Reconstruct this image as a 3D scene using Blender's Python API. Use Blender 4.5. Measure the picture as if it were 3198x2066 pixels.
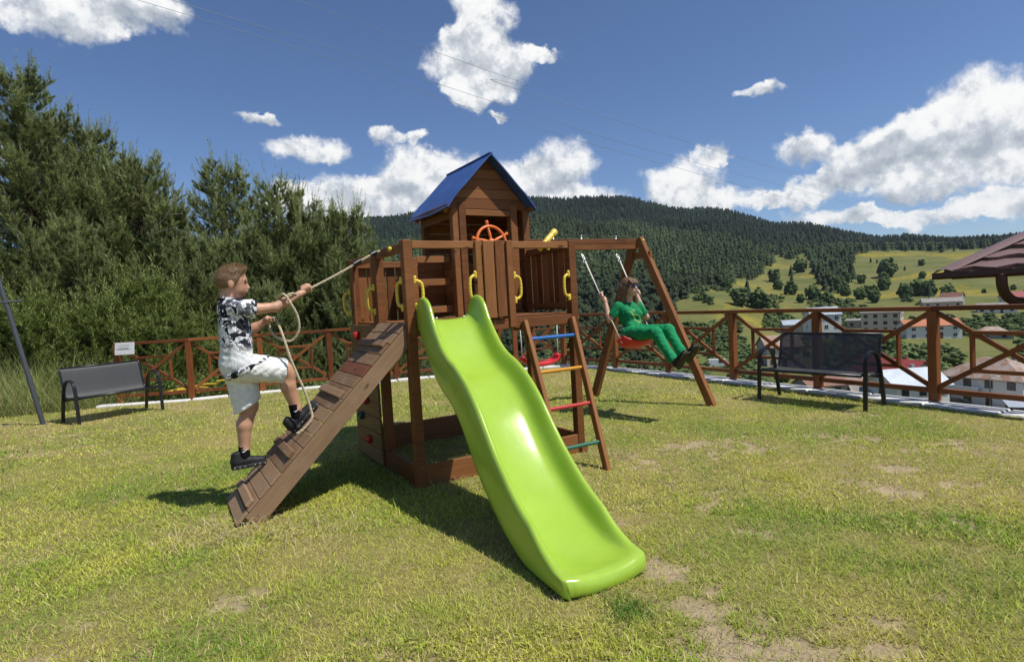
import bpy, math, random
import numpy as np
from mathutils import Vector, Matrix
for o in list(bpy.data.objects): bpy.data.objects.remove(o)
SC = bpy.context.scene
COL = SC.collection
R_ = random.Random(7)
RNG = np.random.default_rng(11)
rad = math.radians

# ------------------------------------------------------------------ camera
PITCH, ROLL, EYE = 0.0482, -0.057, 1.25
fw = Vector((0, math.cos(PITCH), -math.sin(PITCH)))
rt0 = Vector((1, 0, 0)); up0 = rt0.cross(fw)
rt = rt0 * math.cos(ROLL) + up0 * math.sin(ROLL)
up = up0 * math.cos(ROLL) - rt0 * math.sin(ROLL)
cam_d = bpy.data.cameras.new('camera'); cam = bpy.data.objects.new('camera', cam_d); COL.objects.link(cam)
cam_d.sensor_fit = 'HORIZONTAL'; cam_d.sensor_width = 36.0; cam_d.lens = 1829.3 / 3198 * 36
cam_d.clip_start = 0.05; cam_d.clip_end = 6000
cam.matrix_world = Matrix(((rt.x, up.x, -fw.x, 0), (rt.y, up.y, -fw.y, 0), (rt.z, up.z, -fw.z, EYE), (0, 0, 0, 1)))
SC.camera = cam
# ------------------------------------------------------------------ exposure / render
SC.view_settings.view_transform = 'Standard'; SC.view_settings.look = 'None'
SC.view_settings.exposure = 0.0; SC.view_settings.gamma = 1.0; SC.view_settings.use_curve_mapping = False
SC.render.engine = 'CYCLES'
SC.cycles.use_denoising = True
SC.cycles.max_bounces = 8; SC.cycles.diffuse_bounces = 3; SC.cycles.glossy_bounces = 3
SC.cycles.transparent_max_bounces = 12; SC.cycles.transmission_bounces = 4
SC.cycles.use_adaptive_sampling = True; SC.cycles.adaptive_threshold = 0.015
SC.cycles.sample_clamp_indirect = 6.0

# ------------------------------------------------------------------ node helper
class NT:
    def __init__(s, tree):
        s.t = tree; s.n = tree.nodes; s.l = tree.links
    def new(s, typ, **kw):
        n = s.n.new(typ)
        for k, v in kw.items(): setattr(n, k, v)
        return n
    def put(s, sock, v):
        if v is None: return
        if isinstance(v, bpy.types.NodeSocket): s.l.new(v, sock)
        else:
            try: sock.default_value = v
            except Exception: sock.default_value = tuple(v) + (1,)
    def m(s, op, a, b=None, c=None, clamp=False):
        n = s.new('ShaderNodeMath', operation=op, use_clamp=clamp)
        s.put(n.inputs[0], a); s.put(n.inputs[1], b); s.put(n.inputs[2], c)
        return n.outputs[0]
    def vm(s, op, a, b=None, scale=None):
        n = s.new('ShaderNodeVectorMath', operation=op)
        s.put(n.inputs[0], a); s.put(n.inputs[1], b)
        if scale is not None: s.put(n.inputs['Scale'], scale)
        return n.outputs[0]
    def noise(s, vec, scale=5, detail=4, rough=.55, dist=0.0, dim='3D', out='Fac'):
        n = s.new('ShaderNodeTexNoise', noise_dimensions=dim)
        s.put(n.inputs['Vector'], vec); s.put(n.inputs['Scale'], scale); s.put(n.inputs['Detail'], detail)
        s.put(n.inputs['Roughness'], rough); s.put(n.inputs['Distortion'], dist)
        return n.outputs[out]
    def ramp(s, fac, stops, interp='LINEAR'):
        n = s.new('ShaderNodeValToRGB'); n.color_ramp.interpolation = interp
        e = n.color_ramp.elements
        while len(e) < len(stops): e.new(.5)
        for k, (p, c) in enumerate(stops):
            e[k].position = p; e[k].color = (c, c, c, 1) if isinstance(c, (int, float)) else tuple(c) + (1,)
        s.put(n.inputs[0], fac); return n.outputs[0]
    def mix(s, fac, a, b, blend='MIX'):
        n = s.new('ShaderNodeMix', data_type='RGBA', blend_type=blend)
        s.put(n.inputs[0], fac); s.put(n.inputs[6], a); s.put(n.inputs[7], b)
        return n.outputs[2]
    def mapr(s, v, a, b, c=0.0, d=1.0, smooth=True):
        n = s.new('ShaderNodeMapRange', interpolation_type='SMOOTHSTEP' if smooth else 'LINEAR', clamp=True)
        s.put(n.inputs[0], v); s.put(n.inputs[1], a); s.put(n.inputs[2], b); s.put(n.inputs[3], c); s.put(n.inputs[4], d)
        return n.outputs[0]

# ------------------------------------------------------------------ sky with cumulus clouds
SUNV = Vector((0.529, -0.2445, 1.0)).normalized()
SUN_EL = math.asin(SUNV.z); SUN_AZ = math.atan2(SUNV.x, SUNV.y)
world = bpy.data.worlds.new('World'); SC.world = world; world.use_nodes = True
wt = NT(world.node_tree); wt.n.clear()
sky = wt.new('ShaderNodeTexSky', sky_type='NISHITA')
sky.sun_disc = False; sky.sun_elevation = SUN_EL; sky.sun_rotation = SUN_AZ
sky.altitude = 1100; sky.air_density = 1.0; sky.dust_density = 0.4; sky.ozone_density = 2.2
dirv = wt.new('ShaderNodeTexCoord').outputs['Generated']
warp = wt.noise(dirv, 9, 5, .6, out='Color')
warp2 = wt.noise(dirv, 38, 4, .6, out='Color')
wv = wt.new('ShaderNodeSeparateXYZ'); wt.put(wv.inputs[0], warp)
wv2 = wt.new('ShaderNodeSeparateXYZ'); wt.put(wv2.inputs[0], warp2)
sx = wt.new('ShaderNodeSeparateXYZ'); wt.put(sx.inputs[0], dirv)
az0 = wt.m('MULTIPLY', wt.m('ARCTAN2', sx.outputs[0], sx.outputs[1]), 57.2958)
el0 = wt.m('MULTIPLY', wt.m('ARCSINE', sx.outputs[2]), 57.2958)
az = wt.m('MULTIPLY_ADD', wt.m('SUBTRACT', wv.outputs[0], .5), 6.5, az0)
az = wt.m('MULTIPLY_ADD', wt.m('SUBTRACT', wv2.outputs[0], .5), 2.0, az)
el = wt.m('MULTIPLY_ADD', wt.m('SUBTRACT', wv.outputs[1], .5), 5.0, el0)
el = wt.m('MULTIPLY_ADD', wt.m('SUBTRACT', wv2.outputs[1], .5), 1.8, el)
# cumulus heaps: azimuth, elevation, half width, half height in degrees
CL = [(-36,22.7,3.6,1.8),(-31.2,24.3,4.2,2.0),(-1.5,24.9,2.9,3.4),(-2.9,21.8,3.6,2.9),(.7,21.2,2.4,2.0),(4.1,22.2,1.8,.7),
 (-3.3,19.4,2.4,1.5),(-.1,17.7,1.0,.45),(-22.4,17.4,1.7,.6),(-17.9,14.9,3.2,1.2),(-11.3,15.6,1.6,1.0),(-8.5,15.4,1.0,.8),
 (-19.4,9.4,3.2,2.0),(-15.2,10.0,4.6,2.3),(-9.2,10.9,4.6,3.2),(-4.7,11.1,3.3,2.8),(4.9,12.2,3.8,3.0),(1.6,10.8,4.4,2.7),
 (8.5,9.7,2.6,1.3),(16.8,10.0,3.7,2.3),(19.8,12.3,1.4,1.0),(18.7,8.1,4.4,1.2),(26.6,12.1,2.6,1.5),(38.1,12.5,3.2,2.9),
 (34.6,11.2,3.8,2.1),(31,10.1,2.8,1.6),(40.5,9.4,4.2,3.1),(35.4,8.2,5.6,1.4),(27.2,8.6,2.0,1.3),(25.2,7.4,2.8,1.0),
 (30.9,5.7,5.2,.9),(37.2,5.4,4.0,1.0),(43.5,5.0,3.0,1.3),(23.2,16.8,2.0,.5),(46,10.5,5,3),(-12,8.6,5.5,1.6),(-3,8.4,6,1.7),(6,8.6,4.5,1.4),(-45,12,5,2.6),(-52,21,5,3)]
S = None; SH = None
for (a, b, ra, rb) in CL:
    ra *= 1.16; rb *= 1.16 if b > 9 else 1.08
    dx = wt.m('MULTIPLY_ADD', az, 1 / ra, -a / ra); dy = wt.m('MULTIPLY_ADD', el, 1 / rb, -b / rb)
    q = wt.m('MULTIPLY_ADD', dx, dx, wt.m('MULTIPLY', dy, dy))
    w = wt.m('MAXIMUM', wt.m('SUBTRACT', 1.25, q), 0.0)
    S = w if S is None else wt.m('ADD', S, w)
    SH = wt.m('MULTIPLY', w, dy) if SH is None else wt.m('MULTIPLY_ADD', w, dy, SH)
hh = wt.m('DIVIDE', SH, wt.m('ADD', S, .001))
# the same broken cumulus carries on over the rest of the sky
plane = wt.vm('SCALE', dirv, scale=wt.m('DIVIDE', 1.0, wt.m('MAXIMUM', wt.m('ADD', sx.outputs[2], .12), .05)))
far = wt.noise(plane, 1.5, 3, .5)
out_az = wt.mapr(wt.m('ABSOLUTE', az0), 48, 60); out_el = wt.mapr(el0, 30, 40)
rest = wt.m('MULTIPLY', wt.mapr(far, .56, .72, 0, 1.3), wt.m('MAXIMUM', out_az, out_el))
rest = wt.m('MULTIPLY', rest, wt.mapr(el0, 0, 6))
S = wt.m('ADD', S, rest)
sunoff = wt.vm('ADD', dirv, (SUNV.x * .02 + .004, 0, .02))
f1 = wt.noise(dirv, 17, 10, .60); f2 = wt.noise(sunoff, 17, 10, .60)
g1 = wt.noise(dirv, 60, 6, .6)
namp = wt.m('MINIMUM', wt.m('MULTIPLY_ADD', S, 2.2, .6), 2.9)
dens = wt.m('MULTIPLY_ADD', wt.m('SUBTRACT', f1, .5), namp, wt.m('SUBTRACT', wt.m('MINIMUM', S, 1.6), .26))
dens = wt.m('MULTIPLY_ADD', wt.m('SUBTRACT', g1, .5), wt.m('MINIMUM', S, .5), dens)
alpha = wt.mapr(dens, -.08, .78)
emb = wt.m('SUBTRACT', f1, f2)
br = wt.m('MULTIPLY_ADD', emb, 3.2, .63)
br = wt.m('MULTIPLY_ADD', wt.m('MAXIMUM', wt.m('MINIMUM', hh, .8), -.9), .42, br)
br = wt.m('MULTIPLY_ADD', wt.mapr(dens, .3, 1.5), -.12, br)
ccol = wt.ramp(br, [(0.0, (.42, .47, .54)), (.42, (.64, .68, .73)), (.68, (.90, .915, .93)), (.95, (1, 1, .99))])
CLOUD = 11.3
ccol = wt.vm('SCALE', ccol, scale=CLOUD)
skyc = wt.mix(alpha, wt.vm('MULTIPLY', sky.outputs[0], (.93, 1.04, 1.24)), ccol)
bg = wt.new('ShaderNodeBackground'); wt.put(bg.inputs['Color'], skyc); bg.inputs['Strength'].default_value = 0.088
wo = wt.new('ShaderNodeOutputWorld'); wt.l.new(bg.outputs[0], wo.inputs['Surface'])
world.cycles.sampling_method = 'MANUAL'; world.cycles.sample_map_resolution = 512
# ------------------------------------------------------------------ sun
sd = bpy.data.lights.new('sun', 'SUN'); sd.energy = 5.0; sd.angle = rad(.53); sd.color = (1.0, .955, .87)
so = bpy.data.objects.new('sun', sd); COL.objects.link(so); so.location = (20, -10, 40)
so.rotation_euler = SUNV.to_track_quat('Z', 'Y').to_euler()

# ------------------------------------------------------------------ mesh helpers
def tag(o, label=None, cat=None, group=None, kind=None):
    if label: o['label'] = label
    if cat: o['category'] = cat
    if group: o['group'] = group
    if kind: o['kind'] = kind
    return o
def empty(name, loc=(0, 0, 0), rz=0.0):
    o = bpy.data.objects.new(name, None); COL.objects.link(o); o.location = loc; o.rotation_euler = (0, 0, rz)
    o.empty_display_size = .1
    return o
def link(name, me, parent=None):
    o = bpy.data.objects.new(name, me); COL.objects.link(o)
    if parent is not None: o.parent = parent
    return o
def np_mesh(name, V, tris=None, quads=None, col=None, smooth=False, mat=None):
    """fast mesh from numpy arrays (triangles and/or quads), optional per-vertex colour"""
    me = bpy.data.meshes.new(name)
    nt = 0 if tris is None else len(tris); nq = 0 if quads is None else len(quads)
    me.vertices.add(len(V)); me.vertices.foreach_set('co', np.asarray(V, np.float32).ravel())
    idx = []
    if nt: idx.append(np.asarray(tris, np.int32).ravel())
    if nq: idx.append(np.asarray(quads, np.int32).ravel())
    idx = np.concatenate(idx)
    me.loops.add(len(idx)); me.loops.foreach_set('vertex_index', idx)
    me.polygons.add(nt + nq)
    st = np.concatenate([np.arange(nt) * 3, nt * 3 + np.arange(nq) * 4]).astype(np.int32)
    me.polygons.foreach_set('loop_start', st)
    if smooth: me.polygons.foreach_set('use_smooth', np.ones(nt + nq, bool))
    me.update(calc_edges=True)
    if col is not None:
        ca = me.color_attributes.new('Col', 'FLOAT_COLOR', 'POINT')
        c4 = np.ones((len(V), 4), np.float32); c4[:, :3] = col; ca.data.foreach_set('color', c4.ravel())
    if mat: me.materials.append(mat)
    return me
class MB:
    """collects shapes, then becomes ONE mesh"""
    def __init__(s): s.v = []; s.f = []; s.uv = []
    def add(s, vs, fs, uvs=None):
        k = len(s.v); s.v.extend([tuple(v) for v in vs])
        for i, f in enumerate(fs):
            s.f.append([a + k for a in f]); s.uv.append(uvs[i] if uvs else None)
        return s
    def box(s, c, d, ch=.003, M=None):
        hx, hy, hz = [max(a / 2, 1e-4) for a in d]; ch = min(ch, hx * .8, hy * .8, hz * .8)
        vs, fs, idx = [], [], {}
        for sx in (-1, 1):
            for sy in (-1, 1):
                for sz in (-1, 1):
                    for ax, p in enumerate(((hx, hy - ch, hz - ch), (hx - ch, hy, hz - ch), (hx - ch, hy - ch, hz))):
                        idx[(sx, sy, sz, ax)] = len(vs); vs.append(Vector((sx * p[0], sy * p[1], sz * p[2])))
        def g(a): return idx[a]
        for sg in (-1, 1):
            for ax in range(3):
                o = [k for k in range(3) if k != ax]; ring = []
                for (p, q) in ((-1, -1), (1, -1), (1, 1), (-1, 1)):
                    k = [0, 0, 0]; k[ax] = sg; k[o[0]] = p; k[o[1]] = q; ring.append(g((k[0], k[1], k[2], ax)))
                if (sg > 0) == (ax == 1): ring = ring[::-1]
                fs.append(ring)
        for ax in range(3):
            o = [k for k in range(3) if k != ax]
            for p in (-1, 1):
                for q in (-1, 1):
                    k0 = [0, 0, 0]; k0[o[0]] = p; k0[o[1]] = q; k1 = list(k0); k0[ax] = -1; k1[ax] = 1
                    r = [g((*k0, o[0])), g((*k1, o[0])), g((*k1, o[1])), g((*k0, o[1]))]
                    n = (vs[r[1]] - vs[r[0]]).cross(vs[r[2]] - vs[r[1]]); cc = sum((vs[a] for a in r), Vector()) / 4
                    fs.append(r if n.dot(cc) > 0 else r[::-1])
        for sx in (-1, 1):
            for sy in (-1, 1):
                for sz in (-1, 1):
                    r = [g((sx, sy, sz, 0)), g((sx, sy, sz, 1)), g((sx, sy, sz, 2))]
                    n = (vs[r[1]] - vs[r[0]]).cross(vs[r[2]] - vs[r[1]]); cc = vs[r[0]]
                    fs.append(r if n.dot(cc) > 0 else r[::-1])
        ou, ov = R_.uniform(0, 40), R_.uniform(0, 40); uvs = []
        for f in fs:
            n = (vs[f[1]] - vs[f[0]]).cross(vs[f[2]] - vs[f[1]]); a = [abs(n.x), abs(n.y), abs(n.z)]; ax = a.index(max(a))
            if ax == 1: uvs.append([(vs[i].x + ou, vs[i].z + ov) for i in f])
            elif ax == 2: uvs.append([(vs[i].x + ou, vs[i].y + ov + .37) for i in f])
            else: uvs.append([(vs[i].y * .25 + ou, vs[i].z + ov + .71) for i in f])
        c = Vector(c)
        if M is None: vv = [v + c for v in vs]
        else: vv = [M @ v + c for v in vs]
        return s.add(vv, fs, uvs)
    def beam(s, a, b, w, h, up=(0, 0, 1), ch=.003):
        a, b = Vector(a), Vector(b); x = (b - a); L = x.length; x.normalize(); u = Vector(up)
        if abs(x.dot(u)) > .98: u = Vector((0, 1, 0))
        y = u.cross(x).normalized(); z = x.cross(y)
        M = Matrix((x, y, z)).transposed()
        return s.box((a + b) / 2, (L, w, h), ch, M)
    def tube(s, pts, r, n=10, caps=True, closed=False):
        pts = [Vector(p) for p in pts]; m = len(pts)
        rs = r if isinstance(r, (list, tuple)) else [r] * m
        vs, fs = [], []; prev = None
        for i, p in enumerate(pts):
            if closed: t = pts[(i + 1) % m] - pts[(i - 1) % m]
            else: t = pts[min(i + 1, m - 1)] - pts[max(i - 1, 0)]
            t.normalize()
            if prev is None:
                u = Vector((0, 0, 1)) if abs(t.z) < .9 else Vector((1, 0, 0)); a = u.cross(t).normalized()
            else: a = (prev - t * prev.dot(t)).normalized()
            prev = a; b = t.cross(a)
            for k in range(n):
                th = 2 * math.pi * k / n; vs.append(p + (a * math.cos(th) + b * math.sin(th)) * rs[i])
        for i in range(m if closed else m - 1):
            j = (i + 1) % m
            for k in range(n): fs.append([i * n + k, i * n + (k + 1) % n, j * n + (k + 1) % n, j * n + k])
        if caps and not closed: fs.append(list(range(n))[::-1]); fs.append([(m - 1) * n + k for k in range(n)])
        return s.add(vs, fs)
    def ball(s, c, r, n=10, m=6):
        c = Vector(c); r = Vector((r, r, r)) if isinstance(r, (int, float)) else Vector(r)
        vs = [c + Vector((0, 0, r.z))]; fs = []
        for i in range(1, m):
            th = math.pi * i / m
            for k in range(n):
                ph = 2 * math.pi * k / n
                vs.append(c + Vector((r.x * math.sin(th) * math.cos(ph), r.y * math.sin(th) * math.sin(ph), r.z * math.cos(th))))
        vs.append(c - Vector((0, 0, r.z)))
        for k in range(n): fs.append([0, 1 + k, 1 + (k + 1) % n]); fs.append([len(vs) - 1, 1 + (m - 2) * n + (k + 1) % n, 1 + (m - 2) * n + k])
        for i in range(m - 2):
            for k in range(n): a = 1 + i * n; fs.append([a + k, a + n + k, a + n + (k + 1) % n, a + (k + 1) % n])
        return s.add(vs, fs)
    def grid(s, rows, closed=False):
        m, n = len(rows), len(rows[0]); vs = [p for r in rows for p in r]; fs = []
        for i in range(m - 1):
            for k in range(n if closed else n - 1): fs.append([i * n + k, i * n + (k + 1) % n, (i + 1) * n + (k + 1) % n, (i + 1) * n + k])
        return s.add(vs, fs)
    def prism(s, poly, d):
        """polygon (list of points) extruded by vector d"""
        d = Vector(d); n = len(poly); a = [Vector(p) for p in poly]; b = [p + d for p in a]
        fs = [list(range(n))[::-1], list(range(n, 2 * n))] + [[k, (k + 1) % n, n + (k + 1) % n, n + k] for k in range(n)]
        return s.add(a + b, fs)
    def mesh(s, name, mat, smooth=False, angle=None):
        me = bpy.data.meshes.new(name); me.from_pydata(s.v, [], s.f)
        if any(u is not None for u in s.uv):
            ul = me.uv_layers.new(name='UVMap').data; k = 0
            for f, u in zip(s.f, s.uv):
                for j in range(len(f)): ul[k].uv = u[j] if u else (s.v[f[j]][0], s.v[f[j]][2]); k += 1
        if smooth: me.polygons.foreach_set('use_smooth', [True] * len(me.polygons))
        if mat: me.materials.append(mat)
        me.update()
        if angle is not None: me.set_sharp_from_angle(angle=rad(angle))
        return me
    def obj(s, name, mat, parent=None, smooth=False, angle=None): return link(name, s.mesh(name, mat, smooth, angle), parent)
def board(name, a, b, w, h, mat, parent, up=(0, 0, 1), ch=.003):
    return MB().beam(a, b, w, h, up, ch).obj(name, mat, parent)
def bez(pts, n=8):
    """Catmull-Rom through points"""
    P = [Vector(p) for p in pts]; P = [P[0] * 2 - P[1]] + P + [P[-1] * 2 - P[-2]]; out = []
    for i in range(1, len(P) - 2):
        for k in range(n):
            t = k / n; a, b, c, d = P[i - 1:i + 3]
            out.append(.5 * ((2 * b) + (c - a) * t + (2 * a - 5 * b + 4 * c - d) * t * t + (3 * b - a - 3 * c + d) * t ** 3))
    out.append(P[-2]); return out
def vnoise(x, y, seed=0):
    """value noise on arrays"""
    xi = np.floor(x).astype(np.int64); yi = np.floor(y).astype(np.int64); fx = x - xi; fy = y - yi
    fx = fx * fx * (3 - 2 * fx); fy = fy * fy * (3 - 2 * fy)
    def hsh(a, b):
        h = (a * 374761393 + b * 668265263 + seed * 982451653) & 0x7fffffff
        h = ((h ^ (h >> 13)) * 1274126177) & 0x7fffffff
        return ((h ^ (h >> 16)) & 0xffff) / 65535.0
    return (hsh(xi, yi) * (1 - fx) + hsh(xi + 1, yi) * fx) * (1 - fy) + (hsh(xi, yi + 1) * (1 - fx) + hsh(xi + 1, yi + 1) * fx) * fy
def fbm(x, y, o=4, seed=0):
    s = 0; a = .5
    for k in range(o): s = s + a * vnoise(x * 2 ** k, y * 2 ** k, seed + k); a *= .5
    return s / (1 - .5 ** o)

# ------------------------------------------------------------------ materials
def newmat(name):
    m = bpy.data.materials.new(name); m.use_nodes = True; t = NT(m.node_tree)
    p = m.node_tree.nodes['Principled BSDF']; return m, t, p
def plain(name, col, rough=.6, spec=.4, metal=0.0, bump=0.0, bscale=200, var=.12, vscale=12, coat=0.0):
    m, t, p = newmat(name); tc = t.new('ShaderNodeTexCoord').outputs['Object']
    n = t.noise(tc, vscale, 5, .6); v = t.mapr(n, .25, .75, 1 - var, 1 + var, False)
    rgb = t.new('ShaderNodeRGB'); rgb.outputs[0].default_value = tuple(col) + (1,)
    c = t.vm('SCALE', rgb.outputs[0], scale=v)
    t.put(p.inputs['Base Color'], c); p.inputs['Roughness'].default_value = rough
    p.inputs['Specular IOR Level'].default_value = spec; p.inputs['Metallic'].default_value = metal
    p.inputs['Coat Weight'].default_value = coat
    if bump:
        b = t.new('ShaderNodeBump'); b.inputs['Strength'].default_value = bump; b.inputs['Distance'].default_value = .003
        t.put(b.inputs['Height'], t.noise(tc, bscale, 3, .6)); t.l.new(b.outputs[0], p.inputs['Normal'])
    return m
def wood(name, dark, mid, light, rough=.62, wear=None, spec=.3):
    m, t, p = newmat(name); uv = t.new('ShaderNodeUVMap').outputs[0]
    mp = t.new('ShaderNodeMapping'); t.put(mp.inputs['Vector'], uv); mp.inputs['Scale'].default_value = (1.6, 26, 1)
    g = t.noise(mp.outputs[0], 2.2, 6, .62, .9)
    mp2 = t.new('ShaderNodeMapping'); t.put(mp2.inputs['Vector'], uv); mp2.inputs['Scale'].default_value = (3, 110, 1)
    g2 = t.noise(mp2.outputs[0], 3, 3, .5)
    big = t.noise(uv, 2.3, 3, .5)
    vor = t.new('ShaderNodeTexVoronoi'); mp3 = t.new('ShaderNodeMapping'); t.put(mp3.inputs['Vector'], uv); mp3.inputs['Scale'].default_value = (3.1, 8, 1)
    t.put(vor.inputs['Vector'], mp3.outputs[0]); vor.inputs['Scale'].default_value = 1.0
    knot = t.mapr(vor.outputs['Distance'], .06, .13, 1, 0)
    fac = t.m('MULTIPLY_ADD', g2, .25, t.m('MULTIPLY_ADD', big, .35, t.m('MULTIPLY', g, .55)))
    oi = t.new('ShaderNodeObjectInfo').outputs['Random']
    fac = t.m('ADD', fac, t.m('MULTIPLY_ADD', oi, .32, -.17))
    c = t.ramp(fac, [(.32, dark), (.55, mid), (.82, light)])
    c = t.mix(t.m('MULTIPLY', knot, .85), c, tuple(a * .45 for a in dark))
    if wear:
        wn = t.noise(uv, 5, 5, .7); c = t.mix(t.mapr(wn, .45, .75, 0, .7), c, wear)
    t.put(p.inputs['Base Color'], c); p.inputs['Roughness'].default_value = rough; p.inputs['Specular IOR Level'].default_value = spec
    b = t.new('ShaderNodeBump'); b.inputs['Strength'].default_value = .35; b.inputs['Distance'].default_value = .002
    t.put(b.inputs['Height'], t.m('SUBTRACT', t.m('ADD', g, g2), t.m('MULTIPLY', knot, .8))); t.l.new(b.outputs[0], p.inputs['Normal'])
    return m
def vcol(name, rough=.7, spec=.2, sub=0.0, trans=0.0):
    m, t, p = newmat(name); a = t.new('ShaderNodeVertexColor'); a.layer_name = 'Col'
    t.put(p.inputs['Base Color'], a.outputs[0]); p.inputs['Roughness'].default_value = rough; p.inputs['Specular IOR Level'].default_value = spec
    if trans:
        tr = t.new('ShaderNodeBsdfTranslucent'); t.put(tr.inputs['Color'], a.outputs[0]); mx = t.new('ShaderNodeMixShader'); mx.inputs[0].default_value = trans
        t.l.new(p.outputs[0], mx.inputs[1]); t.l.new(tr.outputs[0], mx.inputs[2]); t.l.new(mx.outputs[0], t.n['Material Output'].inputs['Surface'])
    return m
MW = wood('playset_wood', (.095, .030, .008), (.205, .077, .023), (.30, .132, .045))
MR = wood('ramp_wood', (.15, .082, .042), (.245, .15, .085), (.33, .215, .13), .75, wear=(.29, .205, .14))
MWR = wood('reddish_plank', (.13, .042, .02), (.20, .075, .04), (.27, .11, .06), .7)
MC = wood('climbing_wood', (.12, .055, .020), (.20, .105, .042), (.28, .16, .07))
MF = wood('fence_wood', (.085, .021, .005), (.19, .055, .013), (.28, .095, .026), .5, spec=.4)
M_yel = plain('yellow_plastic', (.74, .54, .06), .35, .5, var=.06)
M_org = plain('orange_plastic', (.75, .17, .03), .4, .5, var=.05)
M_red = plain('red_plastic', (.62, .025, .03), .35, .5, var=.08)
M_holdr = plain('red_hold', (.55, .035, .02), .5, .4, var=.15)
M_holdg = plain('teal_hold', (.015, .09, .085), .5, .4, var=.15)
M_blue = plain('blue_paint', (.02, .13, .42), .35, .5, var=.08)
M_amber = plain('amber_paint', (.58, .26, .02), .35, .5, var=.08)
M_rr = plain('red_paint', (.5, .045, .04), .35, .5, var=.08)
M_green = plain('dark_green_paint', (.03, .14, .085), .4, .5, var=.08)
M_rope = plain('rope_fibre', (.52, .45, .31), .9, .1, bump=.5, bscale=500, var=.25, vscale=60)
M_cord = plain('white_cord', (.62, .58, .5), .8, .2, var=.2, vscale=60)
M_steel = plain('galvanised_steel', (.62, .63, .64), .35, .5, metal=.9, var=.1)
M_blk = plain('black_metal', (.012, .013, .015), .35, .5, var=.2, bump=.1)
M_grym = plain('grey_metal_pole', (.06, .068, .078), .45, .5, var=.15)
M_kerb = plain('white_concrete', (.66, .655, .63), .85, .2, bump=.4, bscale=60, var=.14, vscale=5)
M_paper = plain('white_notice', (.72, .72, .70), .5, .4, var=.03)
M_ink = plain('grey_print', (.22, .22, .23), .7, .2)
# ------------------------------------------------------------------ terrain: the terrace edge, the valley and the wooded hill
TR=np.array([0,6,9,14,25,50,80,110,160,230,320,450,620,820,1050,1300,1700,2600],float)
TA=np.array([-180,-110,-60,-45,-33,-22,-12,-3,3,9.4,18,26,33,39,48,60,80,110,180],float)
_L=[-.12,-.12,-.12,-.2,0,2,5,9,14,20,28,40,58,80,100,110,90,60]
TZ=np.array([
[-.12]*5+[-.5,-1,-2,-3,-4,-5,-5,-5,0,10,20,30,30],
[-.12]*5+[-.3,0,1,2,4,8,14,22,30,40,50,50,40],
_L,
[-.12,-.12,-.12,-.2,0,1.5,4,7,11,16,24,36,54,76,100,115,95,60],
[-.12,-.12,-.15,-.4,-.5,0,1,2,5,10,18,32,54,80,115,135,110,70],
[-.12,-.12,-.2,-.8,-2,-4,-5,-6,-6,-3,4,18,42,72,125,165,130,80],
[-.12,-.12,-.25,-1.4,-4,-8,-11,-13,-13,-9,0,16,44,86,140,198,150,90],
[-.12,-.12,-.3,-1.6,-4.5,-9,-12,-14.5,-15,-11,-1,18,58,104,150,217,160,90],
[-.12,-.12,-.3,-1.6,-4.5,-9,-12.5,-15,-15.5,-12,-2,18,62,112,150,222,165,90],
[-.12,-.12,-.4,-1.7,-4.5,-9,-13,-16,-16.5,-13,-3,14,50,96,140,216,165,90],
[-.12,-.12,-.6,-2,-5,-9.5,-14,-17.5,-18,-15,-4,6,26,70,122,172,140,85],
[-.12,-.25,-1,-2.6,-5.6,-10.5,-15,-19,-20,-18.5,-14,-4,14,44,84,122,105,75],
[-.12,-.3,-1.3,-3.1,-6.2,-11.3,-15.8,-20.3,-21,-18.7,-14.5,-8,10,35,57,77,75,65],
[-.12,-.4,-1.5,-3.4,-6.6,-12,-16.5,-21.5,-22,-19,-15.5,-9,8,30,46,58,60,55],
[-.12,-.6,-1.8,-3.8,-7.2,-13,-18,-22,-23,-20,-16,-9,8,28,44,56,58,50],
[-.12,-.6,-1.6,-3.2,-6.5,-12,-17,-21,-22,-20,-16,-9,8,28,44,56,58,50],
[-.12,-.12,-.3,-.6,-2,-6,-10,-13,-15,-14,-11,-5,6,28,48,60,60,50],
[-.12]*4+[-.3,-1.5,-4,-6,-8,-8,-6,-2,6,20,35,45,45,40],
[-.12]*5+[-.5,-1,-2,-3,-4,-5,-5,-5,0,10,20,30,30]],float)
def terrain(x,y):
    x=np.asarray(x,float);y=np.asarray(y,float)
    r=np.hypot(x,y);a=np.degrees(np.arctan2(x,y))
    i=np.clip(np.searchsorted(TR,r)-1,0,len(TR)-2);j=np.clip(np.searchsorted(TA,a)-1,0,len(TA)-2)
    s=np.clip((r-TR[i])/(TR[i+1]-TR[i]),0,1);t=np.clip((a-TA[j])/(TA[j+1]-TA[j]),0,1)
    t=t*t*(3-2*t)
    z=(TZ[j,i]*(1-s)+TZ[j,i+1]*s)*(1-t)+(TZ[j+1,i]*(1-s)+TZ[j+1,i+1]*s)*t
    w=np.clip((r-30)/300,0,1)
    z=z+w*(2.2*np.sin(x*.021+y*.013)*np.cos(y*.017-x*.008+1.3)+1.2*np.sin(x*.05+2)*np.sin(y*.043))
    return z
_r = np.concatenate([[0.01], np.geomspace(4, 40, 26), np.geomspace(44, 1700, 110), [1900, 2200, 2600, 3200]])
_a = np.radians(np.concatenate([np.arange(-180, -60, 4), np.arange(-60, 62, .45), np.arange(62, 181, 4)]))
RR_, AA_ = np.meshgrid(_r, _a, indexing='ij')
TX = RR_ * np.sin(AA_); TY = RR_ * np.cos(AA_); TZ_ = terrain(TX, TY)
nr, na = RR_.shape
ii, jj = np.meshgrid(np.arange(nr - 1), np.arange(na - 1), indexing='ij'); k0 = ii * na + jj
quads = np.stack([k0, k0 + na, k0 + na + 1, k0 + 1], -1).reshape(-1, 4)
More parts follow.
